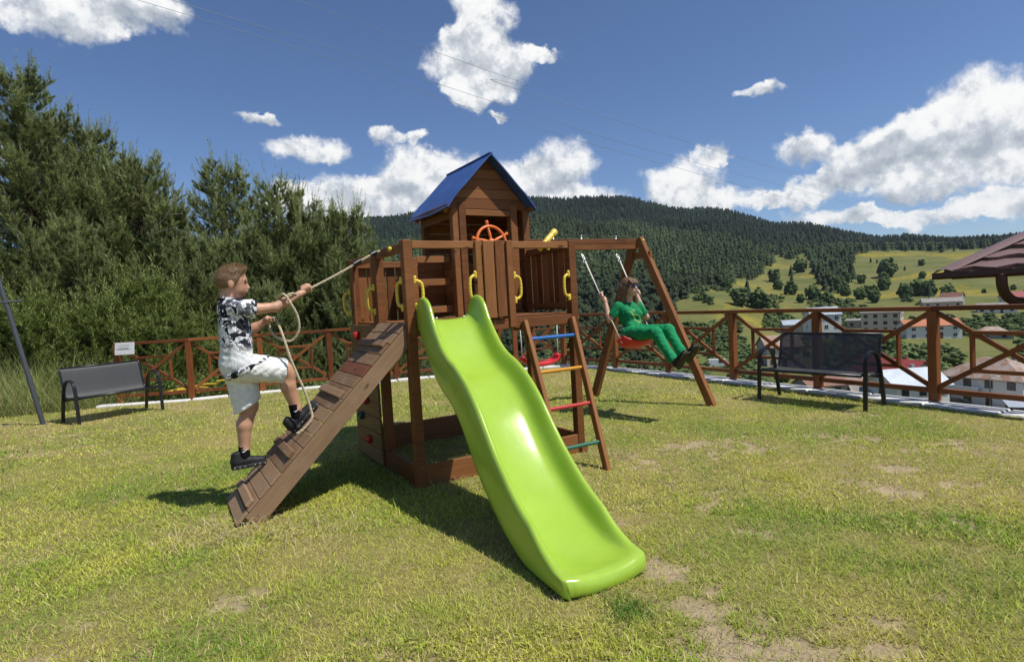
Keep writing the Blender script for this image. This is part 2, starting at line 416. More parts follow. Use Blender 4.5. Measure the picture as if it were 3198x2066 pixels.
mt, t, p = newmat('meadow_ground')
geo = t.new('ShaderNodeNewGeometry').outputs['Position']
n1 = t.noise(geo, .035, 6, .6); n2 = t.noise(geo, .3, 5, .65); n3 = t.noise(geo, .012, 4, .5)
c = t.ramp(n1, [(.3, (.095, .115, .034)), (.5, (.145, .15, .048)), (.7, (.20, .18, .068))])
c = t.mix(t.mapr(n2, .4, .75, 0, .5), c, (.06, .085, .022))
c = t.mix(t.m('MULTIPLY', t.mapr(n3, .52, .64), t.mapr(n2, .42, .6)), c, (.33, .25, .022))
va = t.new('ShaderNodeVertexColor'); va.layer_name = 'Col'
c = t.mix(va.outputs[0], c, (.030, .042, .018))
t.put(p.inputs['Base Color'], c); p.inputs['Roughness'].default_value = .95; p.inputs['Specular IOR Level'].default_value = .1
TL = np.array([(-60, 40), (-30, 60), (-14, 70), (-2, 75), (6, 80), (12, 100), (14, 180), (16, 330), (19.5, 430), (23, 560), (24.5, 760), (27, 760), (27.8, 500), (29.5, 470), (30.5, 760), (32, 830), (35, 850), (39, 860), (60, 860)], float)   # bearing -> distance where the wood begins
woodm = (np.clip((RR_ - np.interp(np.degrees(AA_), TL[:, 0], TL[:, 1]) * 1.04) / 30, 0, 1) * (np.abs(np.degrees(AA_)) < 75)).reshape(-1, 1) * np.ones((1, 3))
me = np_mesh('terrain', np.stack([TX, TY, TZ_], -1).reshape(-1, 3), None, quads, woodm, True, mt)
tag(link('terrain', me), kind='structure')

# ------------------------------------------------------------------ fence line
FL_ = [(-6.22, 9.20), (-5.15, 9.30), (-4.20, 9.72), (-3.14, 10.02), (-2.08, 10.30), (-1.02, 10.60), (.04, 10.90), (.96, 11.06)]
FR_ = [(.96, 11.06), (1.79, 10.24), (2.43, 9.17), (3.035, 8.06), (3.62, 6.95), (4.215, 5.85), (4.80, 4.75), (5.39, 3.65), (5.98, 2.55)]
POLY = [(-13, 6.4), (-8.6, 7.9), (-6.9, 8.75)] + FL_ + FR_[1:] + [(7.6, -.4), (8, -8), (-13, -8)]
px_ = np.array([q[0] for q in POLY]); py_ = np.array([q[1] for q in POLY])
def inside(x, y):
    r = np.zeros(np.shape(x), bool); n = len(px_); j = n - 1
    for i in range(n):
        cnd = ((py_[i] > y) != (py_[j] > y)) & (x < (px_[j] - px_[i]) * (y - py_[i]) / (py_[j] - py_[i] + 1e-12) + px_[i])
        r ^= cnd; j = i
    return r
def lawn_h(x, y): return .018 * (fbm(x * .8 + 5, y * .8, 3, 3) - .5) + .012 * (fbm(x * 4, y * 4, 2, 8) - .5)
# bare and worn places: x, y, rx, ry, strength
BARE = [(.66, 2.14, .17, .30, 1.3), (.82, 1.92, .21, .20, 1.45), (.54, 2.0, .13, .14, 1.1), (.62, 2.62, .13, .15, .9), (.78, 2.75, .1, .1, .4), (1.50, 4.55, .42, .30, .95), (1.75, 4.75, .3, .2, .75), (2.28, 3.42, .26, .16, 1.05),
        (2.46, 3.85, .38, .16, 1.0), (2.12, 3.6, .2, .12, .8), (2.75, 3.5, .3, .1, .5), (2.3, 4.9, .3, .2, .8), (2.75, 4.7, .4, .16, .7), (3.25, 4.3, .4, .3, .5), (2.05, 5.1, .3, .2, .4), (3.6, 5.0, .3, .14, .5), (3.1, 2.7, .3, .1, .5), (1.15, 3.3, .16, .1, .5),
        (-1.17, 2.72, .14, .10, .35), (-1.9, 2.55, .2, .12, .3), (-.55, 2.1, .1, .1, .3), (1.25, 2.1, .14, .06, .4), (1.6, 2.45, .2, .08, .35), (-.95, 2.9, .3, .2, .3), (.35, 3.35, .25, .3, .45), (.95, 4.4, .3, .35, .5), (-.2, 1.5, .15, .08, .4)]
LUSH = [(-2.9, 4.2, .7, .3), (-2.0, 4.9, .6, .25), (.40, 2.26, .06, .06), (-3.4, 3.6, .5, .3), (2.0, 3.0, .5, .3), (1.5, 2.5, .4, .3), (1.3, 1.7, .5, .3), (2.1, 2.2, .5, .3), (2.95, 6.1, .6, .25), (-1.55, 3.2, .3, .1)]
def masks(x, y):
    n = fbm(x * 3.1, y * 3.1, 4, 21); n2 = fbm(x * 13, y * 13, 3, 4)
    bare = np.zeros_like(x)
    for (a, b, rx, ry, s) in BARE:
        q = ((x - a) / rx) ** 2 + ((y - b) / ry) ** 2
        bare = np.maximum(bare, s * np.exp(-q * .8))
    bare = np.clip((bare * .85 + (n - .5) * 1.5 + (n2 - .5) * 1.9 - .38) / .5, 0, 1)
    lush = np.zeros_like(x)
    for (a, b, rx, ry) in LUSH: lush = np.maximum(lush, np.exp(-(((x - a) / rx) ** 2 + ((y - b) / ry) ** 2)))
    m = fbm(x * .9 + 3, y * .9, 4, 33); lush = np.clip(lush * .42 + (m - .5) * 1.1 + (n2 - .5) * .5 - .05, 0, 1)
    dry = np.clip((fbm(x * 1.7 + 9, y * 1.7, 4, 55) - .42) * 3.2, 0, 1) * (1 - lush)
    return bare, lush, dry
gx, gy = np.meshgrid(np.arange(-9, 7.5, .055), np.arange(-2, 11.4, .055), indexing='ij')
# the lawn sheet: fine grid clipped to the fence line, coarse skirt round it
ok = inside(gx, gy); vid = -np.ones(gx.shape, int); nv = ok.sum(); vid[ok] = np.arange(nv)
X, Y = gx[ok], gy[ok]; ba, lu, dr = masks(X, Y)
soil = np.array([.40, .31, .195]); thatch = np.array([.30, .245, .10]); gsoil = np.array([.17, .19, .045])
col = thatch[None] * dr[:, None] + (thatch * .55 + gsoil * .45)[None] * (1 - dr[:, None])
col = col * (1 - lu[:, None] * .6) + gsoil[None] * lu[:, None] * .6
col = col * (1 - ba[:, None]) + soil[None] * ba[:, None]
col *= (.82 + .36 * fbm(X * 14, Y * 14, 3, 71))[:, None]
q = ok[:-1, :-1] & ok[1:, :-1] & ok[1:, 1:] & ok[:-1, 1:]
quads = np.stack([vid[:-1, :-1][q], vid[1:, :-1][q], vid[1:, 1:][q], vid[:-1, 1:][q]], -1)
mlawn, t, p = newmat('lawn_soil'); a = t.new('ShaderNodeVertexColor'); a.layer_name = 'Col'
geo = t.new('ShaderNodeNewGeometry').outputs['Position']
n = t.noise(geo, 60, 6, .7); n2 = t.noise(geo, 260, 3, .6)
t.put(p.inputs['Base Color'], t.vm('SCALE', a.outputs[0], scale=t.mapr(n, .25, .75, .65, 1.3, False)))
p.inputs['Roughness'].default_value = .95; p.inputs['Specular IOR Level'].default_value = .1
b = t.new('ShaderNodeBump'); b.inputs['Strength'].default_value = .8; b.inputs['Distance'].default_value = .012
t.put(b.inputs['Height'], t.m('ADD', n, t.m('MULTIPLY', n2, .4))); t.l.new(b.outputs[0], p.inputs['Normal'])
lawn = link('lawn', np_mesh('lawn', np.stack([X, Y, lawn_h(X, Y) - ba * .012], -1), None, quads, col, True, mlawn)); tag(lawn, kind='structure')

# ------------------------------------------------------------------ grass blades
def blades(name, X, Y, H, Wd, C0, C1, mat, bend=.6, segs=2, Z=None, lean=None):
    n = len(X); Z = lawn_h(X, Y) if Z is None else Z
    th = RNG.uniform(0, 2 * np.pi, n); lx, ly = np.cos(th), np.sin(th)
    ph = th + np.pi / 2 + RNG.normal(0, .6, n); wx, wy = np.cos(ph) * Wd, np.sin(ph) * Wd
    B = H * bend * RNG.uniform(.3, 1.3, n)
    P0 = np.stack([X, Y, Z - .004], -1); wv = np.stack([wx, wy, 0 * wx], -1) * .5
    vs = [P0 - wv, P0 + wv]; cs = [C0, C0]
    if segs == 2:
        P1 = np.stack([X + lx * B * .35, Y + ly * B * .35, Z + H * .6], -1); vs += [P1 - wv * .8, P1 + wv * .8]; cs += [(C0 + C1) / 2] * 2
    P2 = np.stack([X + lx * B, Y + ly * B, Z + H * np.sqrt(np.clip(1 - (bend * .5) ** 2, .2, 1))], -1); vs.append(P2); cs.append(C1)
    k = len(vs); V = np.stack(vs, 1).reshape(-1, 3); C = np.stack(cs, 1).reshape(-1, 3); b = np.arange(n) * k
    if segs == 2: T = np.concatenate([np.stack([b, b + 1, b + 3], -1), np.stack([b, b + 3, b + 2], -1), np.stack([b + 2, b + 3, b + 4], -1)])
    else: T = np.stack([b, b + 1, b + 2], -1)
    return np_mesh(name, V, T, None, C, False, mat)
M_grass = vcol('grass_blades', .6, .25, trans=.35)
GREEN = np.array([.30, .45, .055]); YEL = np.array([.60, .61, .10]); STRAW = np.array([.72, .61, .27]); DEEP = np.array([.09, .19, .03])
def lawn_pts(n, d0, d1, amax=56):
    """points over the lawn between two distances, denser near"""
    u = RNG.uniform(0, 1, n); d = d0 * (d1 / d0) ** u
    a = np.radians(RNG.uniform(-amax, amax, n)); X = d * np.sin(a); Y = d * np.cos(a)
    k = inside(X, Y); return X[k], Y[k]
def grass_set(name, n, d0, d1, h, w, segs):
    X, Y = lawn_pts(n, d0, d1)
    ba, lu, dr = masks(X, Y)
    clump = fbm(X * 22, Y * 22, 2, 91)
    keep = (RNG.uniform(0, 1, len(X)) < (1 - ba * .86)) & (clump > .25 - .2 * lu)
    X, Y, lu, dr, ba = X[keep], Y[keep], lu[keep], dr[keep], ba[keep]; m = len(X)
    r = RNG.uniform(0, 1, m); patch = fbm(X * 2.3 + 40, Y * 2.3, 3, 17)
    yel = np.clip(.52 + (patch - .5) * 1.5 + dr * .3 - lu * .7, 0, 1)[:, None]
    c = GREEN[None] * (1 - yel) + YEL[None] * yel
    c = np.where((r < .10 + dr * .30 - lu * .12)[:, None], STRAW[None], c)
    c = np.where((RNG.uniform(0, 1, m) < lu * .55)[:, None], DEEP[None] * .6 + GREEN[None] * .4, c)
    c = c * RNG.uniform(.6, 1.4, m)[:, None]
    H = h * RNG.lognormal(0, .35, m) * (1 + .6 * lu) * (1 - .35 * dr) * (1 - .3 * ba); Wd = w * RNG.uniform(.7, 1.3, m)
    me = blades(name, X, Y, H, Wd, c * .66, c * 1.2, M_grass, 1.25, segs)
    return tag(link('lawn_grass', me), 'short yellowish green lawn grass round the playset', 'grass', kind='stuff')
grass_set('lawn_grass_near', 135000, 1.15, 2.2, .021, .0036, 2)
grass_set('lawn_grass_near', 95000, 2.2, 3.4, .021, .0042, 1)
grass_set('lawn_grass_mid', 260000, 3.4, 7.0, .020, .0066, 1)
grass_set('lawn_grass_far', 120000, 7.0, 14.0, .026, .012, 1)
# dead straw stalks lying about the playset feet
def stalks(n, pts):
    X = []; Y = []
    for (a, b, s) in pts: X.append(RNG.normal(a, s, n)); Y.append(RNG.normal(b, s, n))
    X = np.concatenate(X); Y = np.concatenate(Y); m = len(X); c = np.array([.58, .49, .27])[None] * RNG.uniform(.7, 1.2, m)[:, None]
    return blades('straw', X, Y, RNG.uniform(.03, .10, m), RNG.uniform(.003, .005, m), c * .9, c, M_grass, 2.4, 2)
tag(link('dry_straw', stalks(110, [(-1.62, 3.40, .10), (-1.45, 3.2, .16), (-.05, 4.05, .16), (-.35, 3.95, .12), (.72, 4.55, .10), (.25, 4.2, .12), (-1.2, 3.3, .14), (-1.9, 3.3, .15)])), 'pale dry straw stalks lying round the feet of the playset', 'straw', kind='stuff')
# a darker tuft by the end of the slide
X = RNG.normal(.40, .05, 420); Y = RNG.normal(2.27, .06, 420); c = np.array([.15, .26, .045])[None] * RNG.uniform(.6, 1.5, 420)[:, None]
tag(link('grass_tuft', blades('grass_tuft', X, Y, RNG.uniform(.015, .045, 420), np.full(420, .0034), c * .8, c * 1.3, M_grass, .9, 2)), 'dark green grass tuft beside the end of the lime slide', 'grass', kind='stuff')
# tall wild grass at the left edge
def tall(n, x0, x1, y0, y1, h0, h1, zf):
    X = RNG.uniform(x0, x1, n); Y = RNG.uniform(y0, y1, n); k = ~inside(X, Y); X, Y = X[k], Y[k]; m = len(X)
    mix = RNG.uniform(0, 1, m)[:, None]; patch = np.clip(fbm(X * 1.3, Y * 1.3, 3, 5)[:, None] * 1.6 - .4, 0, 1)
    c = np.array([.27, .36, .10])[None] * (1 - mix) + np.array([.48, .50, .19])[None] * mix
    c = np.where(RNG.uniform(0, 1, (m, 1)) < .08 + .16 * patch, np.array([[.58, .47, .27]]), c)
    H = RNG.uniform(h0, h1, m) * (.6 + .8 * fbm(X * .9, Y * .9, 3, 9))
    return blades('wild_grass', X, Y, H, RNG.uniform(.006, .012, m), c * .7, c * 1.1, M_grass, .75, 1, Z=zf(X, Y))
zt = lambda x, y: np.maximum(terrain(x, y), -.14) + .02
tag(link('wild_grass', tall(50000, -15.5, -5.9, 6.0, 12.6, .45, 1.2, lambda x, y: terrain(x, y))), 'tall unmown wild grass at the left edge of the lawn', 'grass', kind='stuff')
tag(link('bank_grass', tall(52000, -6, 12, 4, 18, .3, .85, lambda x, y: terrain(x, y))), 'rough green grass growing on the bank outside the fence', 'grass', kind='stuff')

# ------------------------------------------------------------------ kerb under the fence
kerb = tag(empty('kerb', (0, 0, 0)), kind='structure')
def kerb_run(pts, w0, off, h):
    for (a, b) in zip(pts[:-1], pts[1:]):
        a, b = Vector((*a, 0)), Vector((*b, 0)); d = (b - a).normalized(); n = Vector((-d.y, d.x, 0)); L = (b - a).length
        k = max(1, round(L / .55))
        for i in range(k):
            p = a + d * (L * i / k + .006); q = a + d * (L * (i + 1) / k - .006); hz = h + R_.uniform(-.008, .008)
            MB().beam(p - n * off + Vector((0, 0, hz / 2 - .1)), q - n * off + Vector((0, 0, hz / 2 - .1)), w0, hz + .2, ch=.012).obj('kerb_stone', M_kerb, kerb)
kerb_run([(-6.5, 9.15)] + FL_, .18, .12, .030)
kerb_run(FR_, .27, .10, .024)

# ------------------------------------------------------------------ fences
def fence(pts, label, skip_last=False):
    f = tag(empty('timber_fence', (*pts[0], 0)), label, 'fence', 'stained timber fence round the lawn')
    o = Vector((*pts[0], 0)); P = [Vector((*q, 0)) - o for q in pts]; PW, PH = .085, .93
    for i, q in enumerate(P):
        if skip_last and i == len(P) - 1: continue
        d = (P[min(i + 1, len(P) - 1)] - P[max(i - 1, 0)]).normalized()
        ps = MB().beam(q + Vector((0, 0, -.15)), q + Vector((0, 0, PH)), PW, PW, up=d, ch=.006).obj('post', MF, f)
    Z = lambda v, z: Vector((v.x, v.y, z))
    for ib, (a, b) in enumerate(zip(P[:-1], P[1:])):
        d = (b - a).normalized(); a1, b1 = a + d * .045, b - d * .045; L = (b1 - a1).length
        board('top_rail', Z(a, .952 + .003 * (ib % 2)), Z(b, .952 + .003 * (ib % 2)), .10, .045, MF, f)
        board('bottom_rail', Z(a1, .13), Z(b1, .13), .045, .05, MF, f)
        zt_, zb_ = .90, .17; n = Vector((-d.y, d.x, 0)) * .012
        board('brace', Z(a1, zt_) + n, Z(b1, zb_) + n, .03, .045, MF, f); board('brace', Z(a1, zb_) - n, Z(b1, zt_) - n, .03, .045, MF, f)
        f0, f1 = .25, .75; zi0, zi1 = zb_ + (zt_ - zb_) * .25, zb_ + (zt_ - zb_) * .75
        p0, p1 = a1 + d * L * f0, a1 + d * L * f1
        board('inner_rail', Z(p0, zi1), Z(p1, zi1), .045, .035, MF, f); board('inner_rail', Z(p0, zi0), Z(p1, zi0), .045, .035, MF, f)
        board('inner_upright', Z(p0, zi0), Z(p0, zi1), .035, .035, MF, f); board('inner_upright', Z(p1, zi0), Z(p1, zi1), .035, .035, MF, f)
    return f
fence(FL_, 'orange brown timber fence running behind the climbing boy', True)
fence(FR_, 'orange brown timber fence between the right bench and the valley')
# notice board on the first post
nb = tag(empty('notice_board', (-6.08, 9.10, .86)), 'white notice sheet fixed to the end post of the fence', 'sign')
MB().box((.05, 0, .02), (.30, .012, .19), .002, Matrix.Rotation(rad(-8), 3, 'X')).obj('sheet', M_paper, nb)
for k in range(6): MB().box((.05 + R_.uniform(-.01, .01), -.008 - (.02 + .07 - k * .028) * -.14 * -1, .075 - k * .022), (.15 + .06 * (k % 3 == 0), .002, .005), .0005).obj('text_line', M_ink, nb)
# ------------------------------------------------------------------ the playset (own axes: u along the front, v to the back, z up)
PO = (-.7086, 3.9988, 0); PYAW = .5357
play = tag(empty('playset', PO, PYAW), 'brown wooden playset with blue roofed house, ramp, lime slide and swing beam', 'playset')
W_, D_, M_, H_, S_ = 1.4614, 1.36, .66, 1.7194, .067
Vf = Vector
def post(u, v, z0, z1, s=S_, nm='post', par=play, mat=MW, s2=None):
    return MB().box((u + s / 2, v + (s2 or s) / 2, (z0 + z1) / 2), (s, s2 or s, z1 - z0), .004).obj(nm, mat, par)
def vboard(nm, u0, u1, v0, v1, z0, z1, par=play, mat=MW):
    """upright board, grain running up"""
    m = MB().beam(((u0 + u1) / 2, (v0 + v1) / 2, z0), ((u0 + u1) / 2, (v0 + v1) / 2, z1), abs(u1 - u0), abs(v1 - v0), up=(0, 1, 0), ch=.003)
    return m.obj(nm, mat, par)
def hboard(nm, u0, u1, v0, v1, z0, z1, par=play, mat=MW):
    if abs(u1 - u0) >= abs(v1 - v0): m = MB().beam((u0, (v0 + v1) / 2, (z0 + z1) / 2), (u1, (v0 + v1) / 2, (z0 + z1) / 2), abs(v1 - v0), z1 - z0)
    else: m = MB().beam(((u0 + u1) / 2, v0, (z0 + z1) / 2), ((u0 + u1) / 2, v1, (z0 + z1) / 2), abs(u1 - u0), z1 - z0)
    return m.obj(nm, mat, par)
# corner and middle posts
post(0, 0, -.1, H_); post(W_ - S_, 0, -.1, H_)
post(0, M_ - .04, -.1, 1.70); post(W_ - S_, M_, -.1, 2.14)
post(0, D_ - S_, -.1, 1.70); post(W_ - S_, D_ - S_, -.1, 2.14)
post(.70, M_, 1.0, 2.125, .06, 'house_post'); post(.757, M_ - .012, 1.0, 2.118, .064, 'house_post')
post(1.26, M_ - .012, 1.0, 2.118, .07, 'house_post'); post(.70, D_ - S_, 1.0, 2.12, .06, 'house_post')
# sandpit frame boards
hboard('sandpit_board', S_, W_ - S_, .004, .03, -.05, .153); hboard('sandpit_board', S_, W_ - S_, .032, .05, -.05, .06)
hboard('sandpit_board', .004, .03, S_, M_ - .04, -.05, .153); hboard('sandpit_board', .004, .03, M_ + .03, D_ - S_, -.05, .15)
hboard('sandpit_board', W_ - .03, W_ - .004, S_, M_, -.05, .152); hboard('sandpit_board', W_ - .03, W_ - .004, M_ + S_, D_ - S_, -.05, .152)
hboard('sandpit_board', S_, W_ - S_, D_ - .03, D_ - .004, -.05, .20)
hboard('sandpit_board', W_ - .05, W_ + .012, -.018, -.001, -.05, .06)
# deck
zd = 1.155
hboard('skirt_board', S_, W_ - S_, .002, .034, zd - .10, zd - .022); hboard('skirt_board', .002, .034, S_, D_ - S_, zd - .10, zd - .022)
hboard('skirt_board', S_, W_ - S_, D_ - .034, D_ - .002, zd - .10, zd - .022); hboard('skirt_board', W_ - .034, W_ - .002, S_, D_ - S_, zd - .10, zd - .022)
nk = 14
for k in range(nk):
    v0 = .036 + (D_ - .072) * k / nk; hboard('deck_plank', .036, W_ - .036, v0 + .003, v0 + (D_ - .072) / nk - .003, zd - .021, zd + R_.uniform(-.001, .001))
# rails
hboard('top_rail', S_ + .002, W_ - S_ - .002, .006, .046, 1.660, 1.712)
hboard('top_rail', .010, .050, S_ + .002, M_ - .042, 1.645, 1.704); hboard('top_rail', .012, .052, M_ + .03, D_ - S_ - .002, 1.640, 1.698)
hboard('top_rail', W_ - .05, W_ - .01, S_ + .002, M_ - .002, 1.655, 1.710)
hboard('top_rail', S_ + .002, .70, D_ - .05, D_ - .012, 1.625, 1.68)
hboard('bottom_rail', W_ - .05, W_ - .012, S_ + .002, M_ - .002, zd + .03, zd + .075)
# front panel between slide and ladder
post(.548, -.012, 1.065, 1.716, .05, 'panel_post', s2=.05)
vboard('slat', .604, .693, -.026, -.008, 1.145, 1.712); vboard('slat', .703, .782, -.026, -.008, 1.150, 1.714)
post(.808, -.014, 1.065, 1.716, .055, 'panel_post', s2=.05)
# right hand side slats, seen from inside the deck
for k in range(7):
    v0 = S_ + .006 + k * .0835; vboard('slat', W_ - .012, W_ + .004, v0, v0 + .0735 + R_.uniform(-.002, .002), zd + .015, 1.69)
# rear side slats
for k in range(7):
    u0 = S_ + .008 + k * .088; vboard('slat', u0, u0 + .077, D_ - .012, D_ + .006, zd - .06, 1.655)
# left side, rear bay: two slats either side of the climbing opening
vboard('slat', -.006, .012, M_ + .032, M_ + .075, zd - .02, 1.66); vboard('slat', -.006, .012, D_ - S_ - .06, D_ - S_ - .004, zd - .02, 1.66)
# inner half wall in the middle row
post(.345, M_ + .08, zd, 1.665, .05, 'inner_post')
for z0 in (1.20, 1.43, 1.62): hboard('inner_rail', .397, .70, M_ + .09, M_ + .122, z0, z0 + .055)
for k in range(5): hboard('inner_board', .36, .70, .90, .916, 1.165 + k * .1, 1.165 + k * .1 + .096)
# house walls
for k in range(10):
    hboard('house_board', .762, W_ - S_, D_ - .02, D_ - .004, 1.17 + k * .096, 1.17 + k * .096 + .0925)
for k in range(10):
    hboard('house_board', W_ - .022, W_ - .006, M_ + S_, D_ - S_, 1.17 + k * .096, 1.17 + k * .096 + .0925)
for k in range(5): hboard('house_board', .704, .720, M_ + .06, D_ - S_, 1.17 + k * .096, 1.17 + k * .096 + .0925)
hboard('house_rail', .823, 1.258, M_ - .006, M_ + .03, 2.006, 2.058)
hboard('house_rail', .700, .735, M_ + .062, D_ - S_ - .002, 1.985, 2.055); hboard('house_rail', W_ - .04, W_ - .008, M_ + S_ + .002, D_ - S_ - .002, 2.03, 2.09)
# gable boards: each cut to the roof slope
AP, EV, UC = 2.505, 2.105, 1.040
def gable(v, nm='gable_board'):
    zs = [2.062, 2.150, 2.234, 2.320, 2.402, 2.50]
    for a, b in zip(zs[:-1], zs[1:]):
        a += .003; b -= .001
        hw = lambda z: (AP - z) / (AP - EV) * .385 - .006
        MB().prism([(UC - hw(a), v, a), (UC + hw(a), v, a), (UC + max(hw(b), .01), v, b), (UC - max(hw(b), .01), v, b)], (0, .018, 0)).obj(nm, MW, play)
gable(M_ - .002); gable(D_ - .012)
for v in (M_ + .03, D_ - .034):
    for sg in (-1, 1): board('rafter', (UC + sg * .40, v, EV - .062), (UC, v, AP - .045), .022, .045, MW, play)
hboard('ridge_beam', UC - .012, UC + .012, M_ + .02, D_ - .04, AP - .07, AP - .015)
# blue roof sheet folded over the ridge
M_roof, t, p = newmat('blue_roof_sheet'); tc = t.new('ShaderNodeTexCoord').outputs['Object']
t.put(p.inputs['Base Color'], t.ramp(t.noise(tc, 7, 4, .6), [(.3, (.030, .078, .26)), (.7, (.050, .118, .36))])); p.inputs['Roughness'].default_value = .42
b = t.new('ShaderNodeBump'); b.inputs['Strength'].default_value = .25; b.inputs['Distance'].default_value = .01; t.put(b.inputs['Height'], t.noise(tc, 9, 3, .5)); t.l.new(b.outputs[0], p.inputs['Normal'])
roof = empty('roof', (0, 0, 0)); roof.parent = play
v0, v1 = M_ - .12, D_ + .06
for sg in (-1, 1):
    rows = []
    for i in range(9):
        s = i / 8; row = []
        for k in range(9):
            q = k / 8; zz = AP + .012 - s * (AP - EV + .03) - (.035 * max(0, s - .78) / .22); uu = UC + sg * s * .432
            sag = .008 * math.sin(q * math.pi * 2.2 + i) * s
            row.append(Vf((uu, v0 + (v1 - v0) * q, zz + sag)))
        rows.append(row)
    low = [[p_ - Vf((sg * .006, 0, .008)) for p_ in r] for r in rows]
    m = MB().grid(rows); m.grid(low)
    for A, B in ((rows[0], low[0]), (rows[-1], low[-1]), ([r[0] for r in rows], [r[0] for r in low]), ([r[-1] for r in rows], [r[-1] for r in low])): m.grid([A, B])
    me_ = m.obj('roof_sheet', M_roof, roof, True, 40)
board('ridge_cap', (UC, v0, AP + .012), (UC, v1, AP + .012), .03, .014, M_roof, roof)
for sg in (-1, 1): board('eave_batten', (UC + sg * .405, v0 + .03, EV - .035), (UC + sg * .405, v1 - .03, EV - .035), .03, .03, MW, roof)
# climbing wall on the left side with holds
cw = empty('climbing_wall', (0, 0, 0)); cw.parent = play
for k in range(9):
    hboard('board', -.022, -.004, M_ + .03, D_ - .01, .02 + k * .1245, .02 + k * .1245 + .121, cw, MC)
hd = [(1.112, 1.048, M_holdr), (.98, .514, M_holdr), (1.136, .369, M_holdg), (.967, .192, M_holdr), (.86, .80, M_holdg), (1.2, .75, M_holdr)]
for (v, z, mt_) in hd:
    m = MB().ball((-.038, v, z), (.026, .04, .036), 9, 6); m.ball((-.052, v + .012, z + .006), (.018, .022, .024), 8, 5); m.ball((-.05, v - .02, z - .012), (.016, .016, .02), 8, 5)
    m.obj('climbing_hold', mt_, cw, True)
# ramp
rp = empty('ramp', (0, 0, 0)); rp.parent = play
A0, B0 = Vf((-1.150, 0, .02)), Vf((0, 0, 1.155)); dr_ = (B0 - A0).normalized(); nr_ = Vf((-dr_.z, 0, dr_.x)); LR = (B0 - A0).length
va, vb = .035, .625
npl = 17
for k in range(npl):
    s0, s1 = LR * k / npl + .0022, LR * (k + 1) / npl - .0022; p0 = A0 + dr_ * s0; p1 = A0 + dr_ * s1; c = (p0 + p1) / 2 - nr_ * .009
    a = Vf((c.x, va, c.z)); b = Vf((c.x, vb, c.z)); MB().beam(a, b, s1 - s0, .018, up=nr_).obj('plank', MWR if k == 12 else MR, rp)
for s in (.135, .49, .955, 1.385):
    c = A0 + dr_ * s * 1.02 + nr_ * .0125; MB().beam((c.x, va + .02, c.z), (c.x, vb - .02, c.z), .055, .025, up=nr_, ch=.005).obj('cleat', MR, rp)
for v in (va + .012, vb - .012):
    o = nr_ * -.075; a = A0 + o + dr_ * .06; b = B0 + o - dr_ * .02; MB().beam((a.x, v, a.z), (b.x, v, b.z), .024, .11, up=nr_).obj('side_board', MR, rp)
for s in (.3, 1.3):
    c = A0 + dr_ * s - nr_ * .04; MB().beam((c.x, va + .03, c.z), (c.x, vb - .03, c.z), .05, .03, up=nr_).obj('cross_batten', MW, rp)
# ladder
ld = empty('ladder', (0, 0, 0)); ld.parent = play
def lad(u, s): return Vf((u, -.02 - .49 * s, 1.105 * (1 - s) - .02 * s))
for (ut, ub) in ((.925, .885), (1.372, 1.262)):
    a, b = lad(ut, 0), lad(ub, 1); MB().beam(a, b, .035, .055, up=(0, -1, 0), ch=.004).obj('stile', MW, ld)
for z, mt_ in ((.968, M_blue), (.722, M_amber), (.462, M_rr), (.19, M_green)):
    s = 1 - (z + .02) / 1.125; a, b = lad(.925 - .04 * s, s), lad(1.372 - .11 * s, s); MB().tube([a, b], .0145, 12).obj('rung', mt_, ld, True, 40)
# slide
KS = .09
prof = [(.03, 1.168), (-.05, 1.165), (-.13, 1.118), (-.25, .998), (-.36, .900), (-.48, .832), (-.61, .785), (-.74, .715), (-.86, .618), (-.97, .503), (-1.08, .393), (-1.20, .293), (-1.31, .214), (-1.43, .146), (-1.58, .092), (-1.72, .074), (-1.83, .086)]
pp = bez([(0, v, z) for v, z in prof], 5)
sec = [(-.226, -.075), (-.229, -.02), (-.228, .050), (-.224, .098), (-.214, .112), (-.202, .112), (-.190, .096), (-.174, .040), (-.158, .010), (-.13, -.006), (-.07, -.012), (0, -.014)]
sec = sec + [(-a, b) for a, b in sec[-2::-1]]
rows = []; n = len(pp)
for i, q in enumerate(pp):
    t_ = (pp[min(i + 1, n - 1)] - pp[max(i - 1, 0)]).normalized(); nn = Vf((0, t_.z * -1 * -1, -t_.y)); nn = Vf((0, t_.z, -t_.y))
    if nn.z < 0: nn = -nn
    f = i / (n - 1); we = 1 if f < .84 else max(.0, 1 - (f - .84) / .16) ** 1.1; ear = 1.0 + .45 * math.exp(-((q.y + .07) / .07) ** 2)
    dep = 1 + .0 * f; row = []
    for (a, b) in sec:
        hgt = b * (we if b > 0 else 1) * ear
        if b < -.03: hgt = -min(.075 + .05 * math.sin(f * math.pi) , max(q.z - .012, .02))
        uu = .302 + KS * q.y + a * (.98 + .02 * f)
        row.append(Vf((uu, q.y, q.z)) + nn * hgt)
    rows.append(row)
last = rows[-1]
for (dv, dz) in ((-.022, -.004), (-.038, -.020), (-.044, -.045), (-.036, -.072)):
    rows.append([Vf((p_.x * .985 + .305 * .015 - (0 if abs(a) < .2 else .01 * (1 if a > 0 else -1)), p_.y + dv * (1 - .5 * (abs(a) / .226) ** 4), max(p_.z + dz, .004))) for p_, (a, b) in zip(last, sec)])
M_sl, t, p = newmat('lime_plastic'); tc = t.new('ShaderNodeTexCoord').outputs['Object']
sc = t.noise(tc, 3.5, 6, .65); mp = t.new('ShaderNodeMapping'); t.put(mp.inputs['Vector'], tc); mp.inputs['Scale'].default_value = (60, 3, 3); scr = t.noise(mp.outputs[0], 4, 4, .7)
slc = t.mapr(scr, .60, .72, 0, .22)
